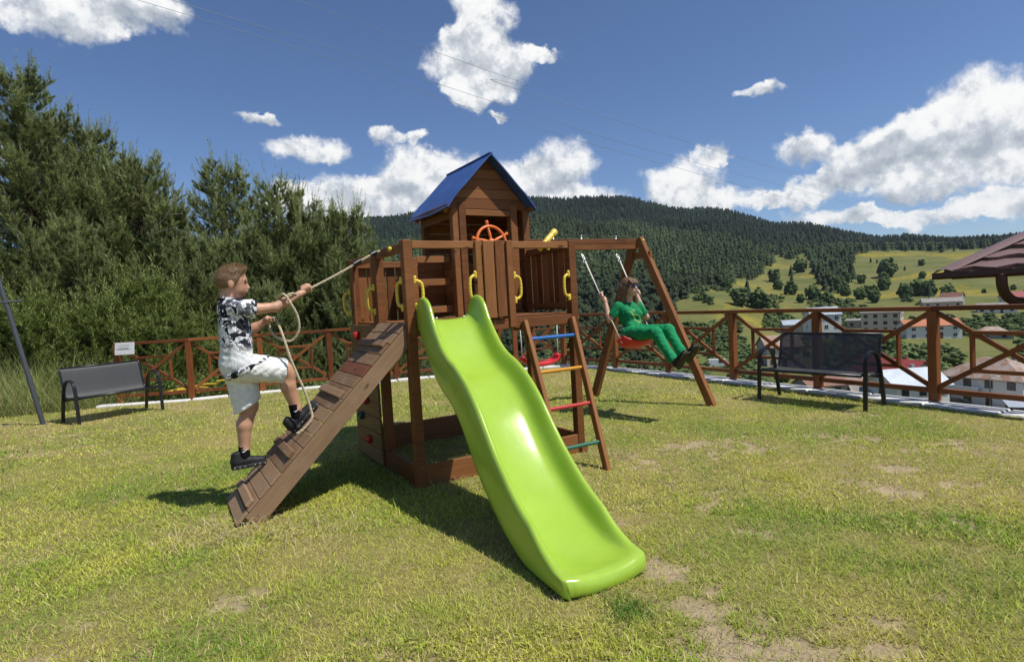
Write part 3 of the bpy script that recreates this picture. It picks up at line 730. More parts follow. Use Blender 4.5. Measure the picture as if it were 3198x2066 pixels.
t.put(p.inputs['Base Color'], t.ramp(t.m('MULTIPLY_ADD', scr, .25, t.m('MULTIPLY', sc, .75)), [(.25, (.285, .44, .04)), (.75, (.36, .535, .06))]))
for l_ in list(M_sl.node_tree.links):
    if l_.to_socket == p.inputs['Base Color']: src_ = l_.from_socket
t.put(p.inputs['Base Color'], t.mix(slc, src_, (.52, .60, .22)))
t.put(p.inputs['Roughness'], t.m('MULTIPLY_ADD', t.m('ADD', sc, scr), .12, .10)); p.inputs['Specular IOR Level'].default_value = .6
p.inputs['Subsurface Weight'].default_value = .12; p.inputs['Subsurface Radius'].default_value = (.3, .5, .1); p.inputs['Subsurface Scale'].default_value = .02
b = t.new('ShaderNodeBump'); b.inputs['Strength'].default_value = .10; b.inputs['Distance'].default_value = .006; t.put(b.inputs['Height'], t.noise(tc, 9, 3, .5)); t.l.new(b.outputs[0], p.inputs['Normal'])
sl = MB().grid(rows).obj('slide', M_sl, play, True)
md = sl.modifiers.new('thick', 'SOLIDIFY'); md.thickness = .006; md.offset = -1
md = sl.modifiers.new('sub', 'SUBSURF'); md.levels = 1; md.render_levels = 1
for k, sg in enumerate((-1, 1)):   # moulded rib along each flank
    pts = [Vf((.305 + KS * q.y + sg * .2315, q.y, q.z - .012 - .018 * math.sin(i * .22))) for i, q in enumerate(pp) if 4 < i < n - 14]
    MB().tube(pts, .005, 6).obj('moulded_rib', M_sl, sl, True)
# grab handles
def handle(base, out, zc, nm='grab_handle'):
    """yellow loop handle: base point on the post, out = direction it stands off"""
    b_, o_ = Vf(base), Vf(out).normalized(); pts = []
    for (s, z) in ((0.004, .085), (.028, .083), (.050, .066), (.056, .04), (.058, 0), (.056, -.04), (.050, -.066), (.028, -.083), (.004, -.085)): pts.append(b_ + o_ * s + Vf((0, 0, zc + z)))
    pts = bez(pts, 5); rs = [.0118 + .0014 * math.sin(i * 1.9) for i in range(len(pts))]
    m = MB().tube(pts, rs, 10)
    for z in (.098, -.098):
        m.tube([b_ + Vf((0, 0, zc + z * .72)), b_ + o_ * .006 + Vf((0, 0, zc + z * .8)), b_ + o_ * .006 + Vf((0, 0, zc + z * 1.12))], [.011, .013, .012], 10); m.ball(b_ + o_ * .008 + Vf((0, 0, zc + z * 1.12)), .0125, 10, 6)
    return m.obj(nm, M_yel, play, True, 50)
for uu in (.20, .41): MB().ball((uu, -.035, 1.170), .010, 10, 6).obj('bolt_head', M_steel, sl, True)
handle((S_ + .002, .012, 0), (1, -.25, 0), 1.352); handle((.546, .0, 0), (-1, -.15, 0), 1.375)
handle((.865, .0, 0), (1, -.05, 0), 1.362); handle((W_ - S_ - .002, .012, 0), (-1, -.12, 0), 1.362)
handle((-.002, .055, 0), (-.35, 1, 0), 1.352); handle((-.002, M_ + .005, 0), (-.6, .5, 0), 1.335)
handle((-.008, D_ - .03, 0), (-.9, .2, 0), 1.33); handle((-.008, M_ + .06, 0), (-.5, .8, 0), 1.34)
def cap(c, nm='bolt_cap', r=.017): return MB().ball(c, r, 10, 6).obj(nm, M_yel, play, True)
cap((-.006, .24, 1.68)); cap((-.008, .055, 1.105)); cap((W_ + .004, .10, 1.69)); cap((W_ + .006, .035, 1.10))
# steering wheel on the panel
sw = empty('steering_wheel', (0, 0, 0)); sw.parent = play
wc = Vf((.735, .075, 1.712)); rw = .122
ring = [wc + Vf((rw * math.cos(a), .0 + .02 * math.sin(a), rw * math.sin(a))) for a in [2 * math.pi * k / 40 for k in range(40)]]
MB().tube(ring, .0115, 10, closed=True).obj('rim', M_org, sw, True)
for k in range(5):
    a = math.pi / 2 + .12 + 2 * math.pi * k / 5; d = Vf((math.cos(a), .17 * math.sin(a), math.sin(a)))
    m = MB().tube([wc + d * .02, wc + d * .06, wc + d * rw], [.008, .0125, .008], 9); m.tube([wc + d * (rw + .006), wc + d * (rw + .03)], [.009, .012], 9); m.ball(wc + d * (rw + .032), .0145, 9, 6); m.obj('spoke', M_org, sw, True, 60)
MB().ball(wc, (.03, .02, .03), 12, 8).obj('hub', M_org, sw, True)
# telescope on the right rail
ts = empty('telescope', (0, 0, 0)); ts.parent = play
a, b = Vf((1.155, .06, 1.66)), Vf((1.352, .12, 1.805)); d = (b - a).normalized()
MB().tube([a, a + d * .10, a + d * .104, b - d * .05, b - d * .046, b], [.022, .022, .0255, .0255, .029, .029], 16).obj('barrel', M_yel, ts, True, 35)
MB().tube([b + d * .001, b + d * .003], [.024, .024], 16).obj('lens', plain('telescope_lens', (.05, .10, .03), .2, .5), ts, True, 35)
MB().tube([a + d * .13 - Vf((0, 0, .03)), a + d * .13 + Vf((0, 0, -.08))], .014, 10).obj('bracket', M_yel, ts, True, 40)
# swing beam, A frame
hb = 1.36
MB().beam((1.38, hb + .035, 1.862), (3.42, hb + .035, 1.888), .04, .058).obj('swing_beam', MW, play); MB().beam((1.38, hb + .038, 1.800), (3.42, hb + .038, 1.826), .043, .060).obj('swing_beam', MW, play)
apx = Vf((3.44, hb + .035, 1.925))
MB().beam((3.674, .565, -.06), apx + Vf((.01, -.02, -.005)), .082, .082, up=(1, .3, 0), ch=.004).obj('swing_leg', MW, play)
MB().beam((3.215, 2.085, -.06), apx + Vf((-.0, .05, -.03)), .082, .082, up=(1, .3, 0), ch=.004).obj('swing_leg', MW, play)
MB().beam((3.49, hb - .13, 1.72), (3.43, hb + .22, 1.72), .045, .075).obj('spreader_board', MW, play)
cap((3.455, hb - .045, 1.888)); cap((3.46, hb - .03, 1.72))
# swings
def rope_line(pts, r, nm, par, mat): return MB().tube(pts, r, 8).obj(nm, mat, par, True)
def swing(uc, ang, label, L=1.125):
    zt_ = 1.735; s = tag(empty('swing', (0, 0, 0)), label, 'swing'); o = Vf(PO); Rz = Matrix.Rotation(PYAW, 3, 'Z')
    s.location = o + Rz @ Vf((uc, hb + .035, zt_)); s.rotation_euler = (0, 0, PYAW)
    Rx = Matrix.Rotation(ang, 3, 'X')   # swings towards -v
    for sg in (-1, 1):
        top = Vf((sg * .25, 0, 0)); low = Rx @ Vf((sg * .225, 0, -L))
        MB().tube([top + Vf((0, 0, .20)), top + Vf((0, 0, .02))], .006, 8).obj('eye_bolt', M_steel, s, True)
        MB().ball(top + Vf((0, 0, .205)), .011, 8, 6).obj('nut', M_steel, s, True)
        hk = [top + Rx @ Vf((.012 * math.cos(a) * 1.0, 0, -.035 + .042 * math.sin(a))) for a in [2 * math.pi * k / 14 for k in range(14)]]
        MB().tube(hk, .0045, 6, closed=True).obj('carabiner', M_steel, s, True)
        rg = [top + Rx @ Vf((.017 * math.cos(a), .006, -.088 + .017 * math.sin(a))) for a in [2 * math.pi * k / 12 for k in range(12)]]
        MB().tube(rg, .004, 6, closed=True).obj('ring', M_steel, s, True)
        st = top + Rx @ Vf((0, 0, -.10)); kn = st.lerp(low, .62)
        rope_line([st, kn], .0055, 'rope', s, M_cord); rope_line([st + Vf((.009, 0, 0)), kn], .0045, 'rope', s, M_cord); rope_line([kn, low], .0055, 'rope', s, M_cord)
        MB().ball(kn, .014, 8, 6).obj('knot', M_cord, s, True); MB().ball(low + Vf((0, .01, .03)), .013, 8, 6).obj('knot', M_cord, s, True)
    # moulded seat: curved tray with raised ends
    rows = []; W2 = .225
    for i in range(17):
        x = -1 + 2 * i / 16; ax = abs(x); zz = .055 * ax ** 2.2 + .03 * max(0, ax - .8) / .2; hw = .085 * (1 - .25 * max(0, ax - .75) / .25)
        row = []
        for (yy, dz) in ((-1, -.012), (-1.0, .0), (-.92, .004), (-.5, -.006), (0, -.009), (.5, -.006), (.92, .004), (1.0, 0), (1, -.012), (.6, -.03), (0, -.034), (-.6, -.03)):
            row.append(Rx @ Vf((x * W2, yy * hw, zz + dz - L - .02)))
        rows.append(row)
    m = MB().grid(rows, True); m.f.append(list(range(12))[::-1]); m.uv.append(None); m.f.append([16 * 12 + k for k in range(12)]); m.uv.append(None)
    m.obj('seat', M_red, s, True, 50)
    for sg in (-1, 1): MB().ball(Rx @ Vf((sg * .215, 0, -L + .045)), (.024, .045, .028), 10, 6).obj('seat_lug', M_red, s, True)
    return s
swing(1.985, 0.0, 'empty red swing seat hanging still behind the ladder')
swing(2.862, -rad(30), 'red swing carrying the person in green, swung forward')
# climbing rope
def twisted(pts, r, nm, par, mat, pitch=.075):
    """three strand laid rope"""
    c = bez(pts, 14); L = [0]
    for a, b in zip(c[:-1], c[1:]): L.append(L[-1] + (b - a).length)
    m = MB(); tot = L[-1]; ns = max(8, int(tot / .008)); res = []; j = 0
    for k in range(ns + 1):
        s = tot * k / ns
        while j < len(L) - 2 and L[j + 1] < s: j += 1
        f = (s - L[j]) / max(1e-9, L[j + 1] - L[j]); res.append(c[j].lerp(c[j + 1], f))
    fr = []; prev = None
    for i, p_ in enumerate(res):
        t_ = (res[min(i + 1, ns)] - res[max(i - 1, 0)]).normalized()
        if prev is None: u_ = Vf((0, 1, 0)) if abs(t_.y) < .9 else Vf((1, 0, 0)); a = u_.cross(t_).normalized()
        else: a = (prev - t_ * prev.dot(t_)).normalized()
        prev = a; fr.append((a, t_.cross(a)))
    for st in range(3):
        pts_ = []
        for i, p_ in enumerate(res):
            th = 2 * math.pi * (tot * i / ns / pitch + st / 3); a, b = fr[i]; pts_.append(p_ + (a * math.cos(th) + b * math.sin(th)) * r * .56)
        m.tube(pts_, r * .52, 6)
    return m.obj(nm, mat, par, True)
rope = tag(empty('climbing_rope', PO, PYAW), 'pale twisted rope held by the boy above the ramp', 'rope')
RH, LH = Vf((-.582, .33, 1.411)), Vf((-.805, .44, 1.233))
twisted([(-.01, .45, 1.69), (-.12, .43, 1.64), (-.34, .385, 1.525), tuple(RH), (-.64, .30, 1.385), (-.69, .262, 1.392), (-.735, .25, 1.372)], .0084, 'hauled_strand', rope, M_rope)
twisted([(-.775, .34, 1.362), (-.745, .255, 1.392), (-.715, .235, 1.345), (-.672, .235, 1.25), (-.664, .24, 1.16), (-.70, .255, 1.092), (-.75, .28, 1.085), (-.805, .36, 1.13), (-.822, .42, 1.20), tuple(LH)], .0084, 'loop', rope, M_rope)
twisted([tuple(LH), (-.785, .37, 1.235), (-.772, .30, 1.17), (-.755, .26, 1.08), (-.735, .24, .98), (-.700, .23, .86), (-.660, .225, .74), (-.632, .22, .62), (-.632, .21, .56), (-.690, .205, .50), (-.735, .205, .475)], .0084, 'hanging_tail', rope, M_rope)
for i, (a, b) in enumerate((((-.04, .445, 1.68), (-.085, .437, 1.658)), ((-.17, .420, 1.616), (-.225, .409, 1.587)))): MB().tube([a, b], .018, 10).obj('black_tape', M_blk, rope, True, 40)

# ------------------------------------------------------------------ benches
M_mesh, t, p = newmat('black_mesh_fabric'); p.inputs['Base Color'].default_value = (.055, .057, .06, 1); p.inputs['Roughness'].default_value = .5
tr = t.new('ShaderNodeBsdfTransparent'); mx = t.new('ShaderNodeMixShader'); uv = t.new('ShaderNodeTexCoord').outputs['Object']
mx.inputs[0].default_value = .93
t.l.new(tr.outputs[0], mx.inputs[1]); t.l.new(p.outputs[0], mx.inputs[2]); t.l.new(mx.outputs[0], t.n['Material Output'].inputs['Surface'])
def bench(pf0, pf1, label):
    """pf0, pf1: front feet on the lawn"""
    a, b = Vf((*pf0, 0)), Vf((*pf1, 0)); x = (b - a).normalized(); L = (b - a).length
    e = tag(empty('garden_bench', a, math.atan2(x.y, x.x)), label, 'bench', 'black metal mesh benches on the lawn')
    # local: x along, y to the back, front feet at y=0
    for k, xx in enumerate((0, L)):
        fr = bez([(xx, 0, -.02), (xx, .015, .25), (xx, .03, .42), (xx, .06, .52), (xx, .14, .565), (xx, .24, .55), (xx, .31, .47), (xx, .35, .33), (xx, .42, .0)], 6)
        m = MB()
        rows = []
        for i, q in enumerate(fr):
            t_ = (fr[min(i + 1, len(fr) - 1)] - fr[max(i - 1, 0)]).normalized(); nn = Vf((0, -t_.z, t_.y)); w, h = .019, .010
            rows.append([q + Vf((w, 0, 0)) + nn * h, q + Vf((-w, 0, 0)) + nn * h, q + Vf((-w, 0, 0)) - nn * h, q + Vf((w, 0, 0)) - nn * h])
        m.grid(rows, True); m.f += [[0, 1, 2, 3], [len(m.v) - 4 + k_ for k_ in (3, 2, 1, 0)]]; m.uv += [None, None]
        m.obj('leg_frame', M_blk, e, True, 35)
    prof_ = [(.0, .345), (.03, .352), (.12, .335), (.25, .318), (.33, .325), (.37, .36), (.40, .45), (.43, .58), (.455, .68), (.475, .715)]
    pr = bez([(0, y, z) for y, z in prof_], 5); x0, x1 = .03, L - .03
    seat = MB().grid([[Vf((x0 + (x1 - x0) * k / 12, q.y, q.z - .008 * math.sin(math.pi * k / 12))) for k in range(13)] for q in pr])
    so_ = seat.obj('mesh_sling', M_mesh, e, True)
    for xx in (x0, x1): MB().tube([Vf((xx, q.y, q.z)) for q in pr], .013, 8).obj('side_tube', M_blk, e, True)
    MB().tube([(x0, 0, .340), (x1, 0, .340)], .016, 10).obj('front_tube', M_blk, e, True); MB().tube([(x0, .478, .717), (x1, .478, .717)], .012, 10).obj('top_tube', M_mesh if False else M_blk, e, True)
    MB().tube([(0, .33, .30), (L, .33, .30)], .012, 8).obj('rear_tube', M_blk, e, True)
    for xx in (0, L): MB().tube([(xx, .03, .345), (xx, .35, .325)], .010, 8).obj('seat_bracket', M_blk, e, True)
    return e
bench((2.742, 6.556), (3.391, 5.649), 'black mesh bench with its back to the valley fence on the right')
bench((-5.60, 7.45), (-5.08, 8.38), 'black mesh bench in front of the wild grass on the left')

# ------------------------------------------------------------------ metal swing frame at the left edge
sf = tag(empty('metal_frame', (-6.22, 7.66, 0)), 'leaning dark grey metal leg of a frame at the left edge', 'frame')
MB().tube([(0, 0, -.05), (-.30, -.05, 1.62)], .029, 14).obj('leg', M_grym, sf, True, 40)
MB().tube([(-.30, -.05, 1.60), (-.6, -.1, 3.2)], .029, 14).obj('leg', M_grym, sf, True, 40)
MB().tube([(-.9, -.4, 1.60), (-.14, .02, 1.635)], .016, 10).obj('cross_bar', M_grym, sf, True, 40)
MB().tube([(-2.6, -1.2, -.05), (-1.2, -.5, 3.2)], .038, 14).obj('leg', M_grym, sf, True, 40)
# yellow conduit dumped behind the left fence
M_pipe = plain('yellow_conduit', (.66, .44, .05), .45, .5, var=.1)
for k in range(7):
    a = R_.uniform(-.35, .25); c = Vf((-5.55 + .12 * k, 9.75 + R_.uniform(-.15, .35), .02 + .02 * k)); L = R_.uniform(.5, .8)
    d = Vf((math.cos(a), math.sin(a), 0)); pts = bez([c - d * L, c - d * L * .4 + Vf((0, .1, .05)), c + d * L * .4 + Vf((0, .04, .02)), c + d * L + Vf((0, -.06, -.02))], 5)
    o_ = MB().tube(pts, .018, 8).obj('conduit_pipe', M_pipe, None, True); tag(o_, 'loose yellow conduit pipe lying behind the left bench and fence', 'pipe', 'yellow conduit pipes behind the fence')
# ------------------------------------------------------------------ people: signed distance bodies turned into one smooth mesh
def sd_cone(P, a, b, ra, rb, sv=1.0):
    a = np.array(a, float); b = np.array(b, float); ab = b - a; L2 = max(ab @ ab, 1e-9)
    pa = P - a; t_ = np.clip((pa @ ab) / L2, 0, 1); q = pa - t_[:, None] * ab
    return np.sqrt((q ** 2).sum(1)) - (ra + t_ * (rb - ra))
def sd_ell(P, c, r, M=None):
    q = P - np.array(c, float)
    if M is not None: q = q @ np.array(M)
    r = np.array(r, float); k0 = np.sqrt(((q / r) ** 2).sum(1)); k1 = np.sqrt(((q / r ** 2) ** 2).sum(1)) + 1e-9
    return k0 * (k0 - 1) / k1
def sd_eval(P, parts, k):
    d = None
    for q in parts:
        e = sd_cone(P, *q[1:]) if q[0] == 'c' else sd_ell(P, *q[1:])
        if d is None: d = e; continue
        h = np.clip(.5 + .5 * (e - d) / k, 0, 1); d = e * (1 - h) + d * h - k * h * (1 - h)
        d = np.minimum(d, np.minimum(e, d + 1)) if False else d
    return d
def sdf_mesh(parts, h, k=.02, clips=(), cuts=(), noise=0.0):
    """surface nets; clips = (point, normal): keep the side the normal points away from"""
    lo = np.full(3, 1e9); hi = np.full(3, -1e9)
    for q in parts:
        if q[0] == 'c': 
            for pt, r in ((q[1], q[3]), (q[2], q[4])): lo = np.minimum(lo, np.array(pt) - r); hi = np.maximum(hi, np.array(pt) + r)
        else: m = max(q[2]); lo = np.minimum(lo, np.array(q[1]) - m); hi = np.maximum(hi, np.array(q[1]) + m)
    lo -= 3 * h + k * .3; hi += 3 * h + k * .3; n = np.ceil((hi - lo) / h).astype(int) + 1
    g = [lo[i] + h * np.arange(n[i]) for i in range(3)]; G = np.stack(np.meshgrid(*g, indexing='ij'), -1).reshape(-1, 3)
    F = sd_eval(G, parts, k)
    if noise: F = F + noise * np.sin(G[:, 0] * 90 + 3 * np.sin(G[:, 2] * 31)) * np.sin(G[:, 2] * 62 + 2 * np.sin(G[:, 1] * 45))
    for (pt, nn) in clips: nn = np.array(nn, float); nn /= np.linalg.norm(nn); F = np.maximum(F, (G - np.array(pt)) @ nn)
    for cp in cuts: F = np.maximum(F, -sd_eval(G, cp, .005))
    F = F.reshape(n); sg = F < 0
    corners = [(a, b, c) for a in (0, 1) for b in (0, 1) for c in (0, 1)]
    sl_ = lambda o: tuple(slice(o[i], n[i] - 1 + o[i]) for i in range(3))
    cnt = sum(sg[sl_(o)].astype(int) for o in corners); act = (cnt > 0) & (cnt < 8)
    ci = np.argwhere(act); vid = -np.ones(act.shape, int); vid[act] = np.arange(len(ci))
    acc = np.zeros((len(ci), 3)); num = np.zeros(len(ci))
    for a in corners:
        for ax in range(3):
            if a[ax]: continue
            b = list(a); b[ax] = 1
            fa = F[ci[:, 0] + a[0], ci[:, 1] + a[1], ci[:, 2] + a[2]]; fb = F[ci[:, 0] + b[0], ci[:, 1] + b[1], ci[:, 2] + b[2]]
            x = (fa < 0) != (fb < 0); t_ = np.where(x, fa / np.where(x, fa - fb, 1), 0)
            p_ = np.tile(np.array(a, float), (len(ci), 1)); p_[:, ax] += t_; acc[x] += p_[x]; num[x] += 1
    V = lo + h * (ci + acc / np.maximum(num, 1)[:, None])
    Q = []
    for ax in range(3):
        o1, o2 = [k_ for k_ in range(3) if k_ != ax]
        s0 = [slice(None)] * 3; s1 = [slice(None)] * 3; s0[ax] = slice(0, n[ax] - 1); s1[ax] = slice(1, n[ax])
        A = sg[tuple(s0)]; B = sg[tuple(s1)]; e = np.argwhere(A != B)
        e = e[(e[:, o1] > 0) & (e[:, o2] > 0) & (e[:, o1] < n[o1] - 1) & (e[:, o2] < n[o2] - 1)]
        if not len(e): continue
        def cell(d1, d2): c = e.copy(); c[:, o1] -= d1; c[:, o2] -= d2; return vid[c[:, 0], c[:, 1], c[:, 2]]
        q = np.stack([cell(1, 1), cell(0, 1), cell(0, 0), cell(1, 0)], -1)
        fl = A[e[:, 0], e[:, 1], e[:, 2]]
        if ax == 1: fl = ~fl
        q[~fl] = q[~fl][:, ::-1]; Q.append(q)
    Q = np.concatenate(Q); Q = Q[(Q >= 0).all(1)]
    return V, Q
def sdf_obj(name, sets, mat, parent):
    """sets: list of dicts for sdf_mesh, joined into one mesh object"""
    Vs, Qs, k = [], [], 0
    for s in sets: V, Q = sdf_mesh(**s); Vs.append(V); Qs.append(Q + k); k += len(V)
    return link(name, np_mesh(name, np.concatenate(Vs), None, np.concatenate(Qs), None, True, mat), parent)
def fist(c, ax, palm, s=1.0, r=.012, flip=1):
    """closed hand round a rope: c on the rope, ax rope direction (towards the little finger), palm = direction from rope to the back of the hand"""
    c = np.array(c, float); ax = np.array(ax, float); ax /= np.linalg.norm(ax); p_ = np.array(palm, float); p_ -= ax * (p_ @ ax); p_ /= np.linalg.norm(p_); q = np.cross(ax, p_) * flip
    out = [('e', c + p_ * .024 * s - ax * .0 , (.034 * s,) * 3)]
    out = [('c', c + p_ * (r + .014 * s) - ax * .026 * s + q * .006 * s, c + p_ * (r + .014 * s) + ax * .026 * s + q * .006 * s, .015 * s, .014 * s), ('c', c + p_ * (r + .02 * s) - ax * .018 * s - q * .012 * s, c + p_ * (r + .02 * s) + ax * .016 * s - q * .012 * s, .016 * s, .015 * s)]
    rr = r + .0075 * s
    for i, (off, ln) in enumerate(((-.030, 1.0), (-.010, 1.1), (.010, 1.05), (.028, .85))):
        o = c + ax * off * s; pts = []
        for th in (-.4, .75, 1.9, 2.9 * ln): pts.append(o + rr * (p_ * math.cos(th) + q * math.sin(th)) * (1.15 if th < 1 else 1))
        for a, b in zip(pts[:-1], pts[1:]): out.append(('c', a, b, .0082 * s, .0078 * s))
    o = c - ax * .034 * s; pts = [o + p_ * (r + .016 * s) - q * .014 * s, o - q * (rr + .004) - ax * .008 * s, o - p_ * rr * .9 - q * .004 + ax * .004 * s]
    for a, b in zip(pts[:-1], pts[1:]): out.append(('c', a, b, .0095 * s, .0085 * s))
    return out
M_skin, t, p = newmat('skin'); tc = t.new('ShaderNodeTexCoord').outputs['Object']
t.put(p.inputs['Base Color'], t.ramp(t.noise(tc, 18, 4, .6), [(.3, (.46, .245, .15)), (.7, (.56, .315, .205))])); p.inputs['Roughness'].default_value = .5
p.inputs['Subsurface Weight'].default_value = .12; p.inputs['Subsurface Radius'].default_value = (.9, .35, .2); p.inputs['Subsurface Scale'].default_value = .008
M_skin2, t, p = newmat('fair_skin'); tc = t.new('ShaderNodeTexCoord').outputs['Object']
t.put(p.inputs['Base Color'], t.ramp(t.noise(tc, 18, 4, .6), [(.3, (.54, .32, .235)), (.7, (.63, .385, .29))])); p.inputs['Roughness'].default_value = .5
p.inputs['Subsurface Weight'].default_value = .12; p.inputs['Subsurface Radius'].default_value = (.9, .35, .2); p.inputs['Subsurface Scale'].default_value = .008
def hairmat(name, c0, c1, sc):
    m, t, p = newmat(name); tc = t.new('ShaderNodeTexCoord').outputs['Object']; mp = t.new('ShaderNodeMapping'); t.put(mp.inputs['Vector'], tc); mp.inputs['Scale'].default_value = sc
    n = t.noise(mp.outputs[0], 60, 5, .65); t.put(p.inputs['Base Color'], t.ramp(n, [(.3, c0), (.7, c1)])); p.inputs['Roughness'].default_value = .55
    b = t.new('ShaderNodeBump'); b.inputs['Strength'].default_value = .7; b.inputs['Distance'].default_value = .004; t.put(b.inputs['Height'], n); t.l.new(b.outputs[0], p.inputs['Normal']); return m
M_hair = hairmat('short_fair_hair', (.10, .055, .026), (.25, .15, .075), (1, 1, 2.2)); M_hair2 = hairmat('long_brown_hair', (.06, .031, .015), (.22, .12, .058), (2.5, 2.5, .35))
# camouflage shirt fading to white
M_camo, t, p = newmat('camouflage_cloth'); tc = t.new('ShaderNodeTexCoord').outputs['Object']
sp = t.new('ShaderNodeSeparateXYZ'); t.put(sp.inputs[0], tc)
cn = t.noise(tc, 14, 3, .55, .9); cn2 = t.noise(t.vm('ADD', tc, (3, 5, 1)), 15, 3, .55, .8)
fade = t.mapr(t.m('MULTIPLY_ADD', t.noise(tc, 6, 2, .5), .10, sp.outputs[2]), 1.06, 1.15)
hem = t.mapr(sp.outputs[2], .905, .875)
fade = t.m('MAXIMUM', fade, t.m('MULTIPLY', hem, .0))
base = t.ramp(cn, [(.46, (.016, .018, .026)), (.465, (.72, .73, .75)), (.57, (.72, .73, .75)), (.575, (.16, .165, .195))], 'CONSTANT')
base = t.mix(t.ramp(cn2, [(.56, 0.0), (.565, .9)], 'CONSTANT'), base, (.03, .032, .045))
wht = t.mix(t.ramp(cn, [(.44, .35), (.45, 0.0)], 'CONSTANT'), (.70, .71, .71), (.42, .43, .46))
t.put(p.inputs['Base Color'], t.mix(fade, wht, base)); p.inputs['Roughness'].default_value = .8; p.inputs['Specular IOR Level'].default_value = .15
b = t.new('ShaderNodeBump'); b.inputs['Strength'].default_value = .9; b.inputs['Distance'].default_value = .012; mp = t.new('ShaderNodeMapping'); t.put(mp.inputs['Vector'], tc); mp.inputs['Rotation'].default_value = (0, .7, 0); mp.inputs['Scale'].default_value = (1, 1, .35)
t.put(b.inputs['Height'], t.noise(mp.outputs[0], 26, 3, .5, .6)); t.l.new(b.outputs[0], p.inputs['Normal'])
def cloth(name, col, bump=.8, sc=24, rough=.8, var=.1, stretch=(1, .6, 1)):
    m, t, p = newmat(name); tc = t.new('ShaderNodeTexCoord').outputs['Object']; mp = t.new('ShaderNodeMapping'); t.put(mp.inputs['Vector'], tc); mp.inputs['Scale'].default_value = stretch
    n = t.noise(mp.outputs[0], sc, 3, .5, .8); rgb = t.new('ShaderNodeRGB'); rgb.outputs[0].default_value = tuple(col) + (1,)
    t.put(p.inputs['Base Color'], t.vm('SCALE', rgb.outputs[0], scale=t.mapr(n, .3, .7, 1 - var, 1 + var, False))); p.inputs['Roughness'].default_value = rough; p.inputs['Specular IOR Level'].default_value = .15
    b = t.new('ShaderNodeBump'); b.inputs['Strength'].default_value = bump; b.inputs['Distance'].default_value = .01; t.put(b.inputs['Height'], n); t.l.new(b.outputs[0], p.inputs['Normal']); return m
M_shorts = cloth('white_shorts', (.78, .78, .75)); M_sock = plain('black_knit', (.008, .008, .009), .85, .1, bump=.3); M_shoe = plain('black_shoe', (.016, .017, .019), .6, .3, bump=.5, bscale=90, var=.3, vscale=40)
M_sole = plain('dark_sole', (.035, .037, .04), .7, .2, var=.3, vscale=50); M_mark = plain('white_mark', (.75, .75, .75), .6, .3); M_eye = plain('dark_eye', (.012, .01, .01), .2, .6); M_lip = plain('lip', (.36, .12, .10), .5, .3)
# ---- the boy
boy = tag(empty('person', PO, PYAW), 'boy in camouflage shirt and white shorts climbing the ramp by the rope', 'person')
hc = np.array([-1.032, .40, 1.504])
skin = [('e', hc, (.092, .072, .082)), ('e', hc + [.030, 0, -.055], (.062, .054, .066)), ('c', hc + [.045, 0, -.098], hc + [.052, 0, -.10], .024, .022),
        ('c', hc + [.088, 0, -.035], hc + [.098, 0, -.058], .009, .012), ('e', hc + [.075, 0, -.012], (.02, .045, .012)), ('e', hc + [.083, 0, -.083], (.012, .018, .009)),
        ('e', hc + [-.012, -.072, -.038], (.017, .009, .026)), ('e', hc + [-.012, .072, -.038], (.017, .009, .026)), ('c', (-1.068, .40, 1.36), hc + [-.015, 0, -.06], .046, .043)]
bs = dict(parts=skin, h=.006, k=.014)
rarm = [('c', (-1.0, .29, 1.315), (-.905, .285, 1.302), .037, .036), ('c', (-.905, .285, 1.302), (-.796, .285, 1.308), .036, .031), ('c', (-.796, .285, 1.308), (-.73, .292, 1.338), .032, .032), ('c', (-.73, .292, 1.338), (-.632, .308, 1.388), .031, .020), ('c', (-.632, .308, 1.388), (-.606, .315, 1.400), .022, .02)]
larm = [('c', (-1.02, .51, 1.32), (-.945, .51, 1.15), .040, .034), ('c', (-.945, .51, 1.15), (-.90, .495, 1.18), .035, .034), ('c', (-.90, .495, 1.18), (-.84, .462, 1.217), .031, .021), ('c', (-.84, .462, 1.217), (-.825, .452, 1.226), .021, .02)]
hands = fist((-.582, .33, 1.411), (-.35, .04, -.16), (-.35, -.6, .75), .92, .011, -1); hands2 = fist(tuple(LH), (.15, -.75, .1), (-.8, -.1, -.3), .92, .011, 1)
rleg = [('c', (-1.0, .34, .94), (-.76, .345, .888), .085, .055), ('c', (-.76, .345, .888), (-.735, .35, .86), .055, .05), ('c', (-.735, .35, .86), (-.742, .352, .78), .048, .050), ('c', (-.742, .352, .78), (-.70, .358, .62), .050, .033), ('c', (-.70, .358, .62), (-.698, .36, .57), .033, .033)]
lleg = [('c', (-1.0, .46, .93), (-.975, .45, .66), .085, .053), ('c', (-.975, .45, .66), (-.99, .448, .62), .052, .048), ('c', (-.99, .448, .62), (-1.018, .446, .54), .047, .049), ('c', (-1.018, .446, .54), (-1.03, .445, .385), .049, .032), ('c', (-1.03, .445, .385), (-1.032, .445, .34), .032, .032)]
sdf_obj('body', [bs, dict(parts=rarm, h=.007, k=.012), dict(parts=larm, h=.007, k=.012), dict(parts=hands, h=.0038, k=.005), dict(parts=hands2, h=.0038, k=.005), dict(parts=rleg, h=.008, k=.015), dict(parts=lleg, h=.008, k=.015)], M_skin, boy)
sdf_obj('hair', [dict(parts=[('e', hc + [-.002, 0, .002], (.0955, .0755, .0845)), ('e', hc + [.022, 0, .048], (.072, .068, .044))], h=.006, k=.02, clips=[(hc + [.066, 0, .034], (1, 0, -.62)), (hc + [0, 0, -.050], (.28, 0, -1))], cuts=[[('e', hc + [-.012, -.084, -.045], (.020, .02, .030))]], noise=.0012)], M_hair, boy)
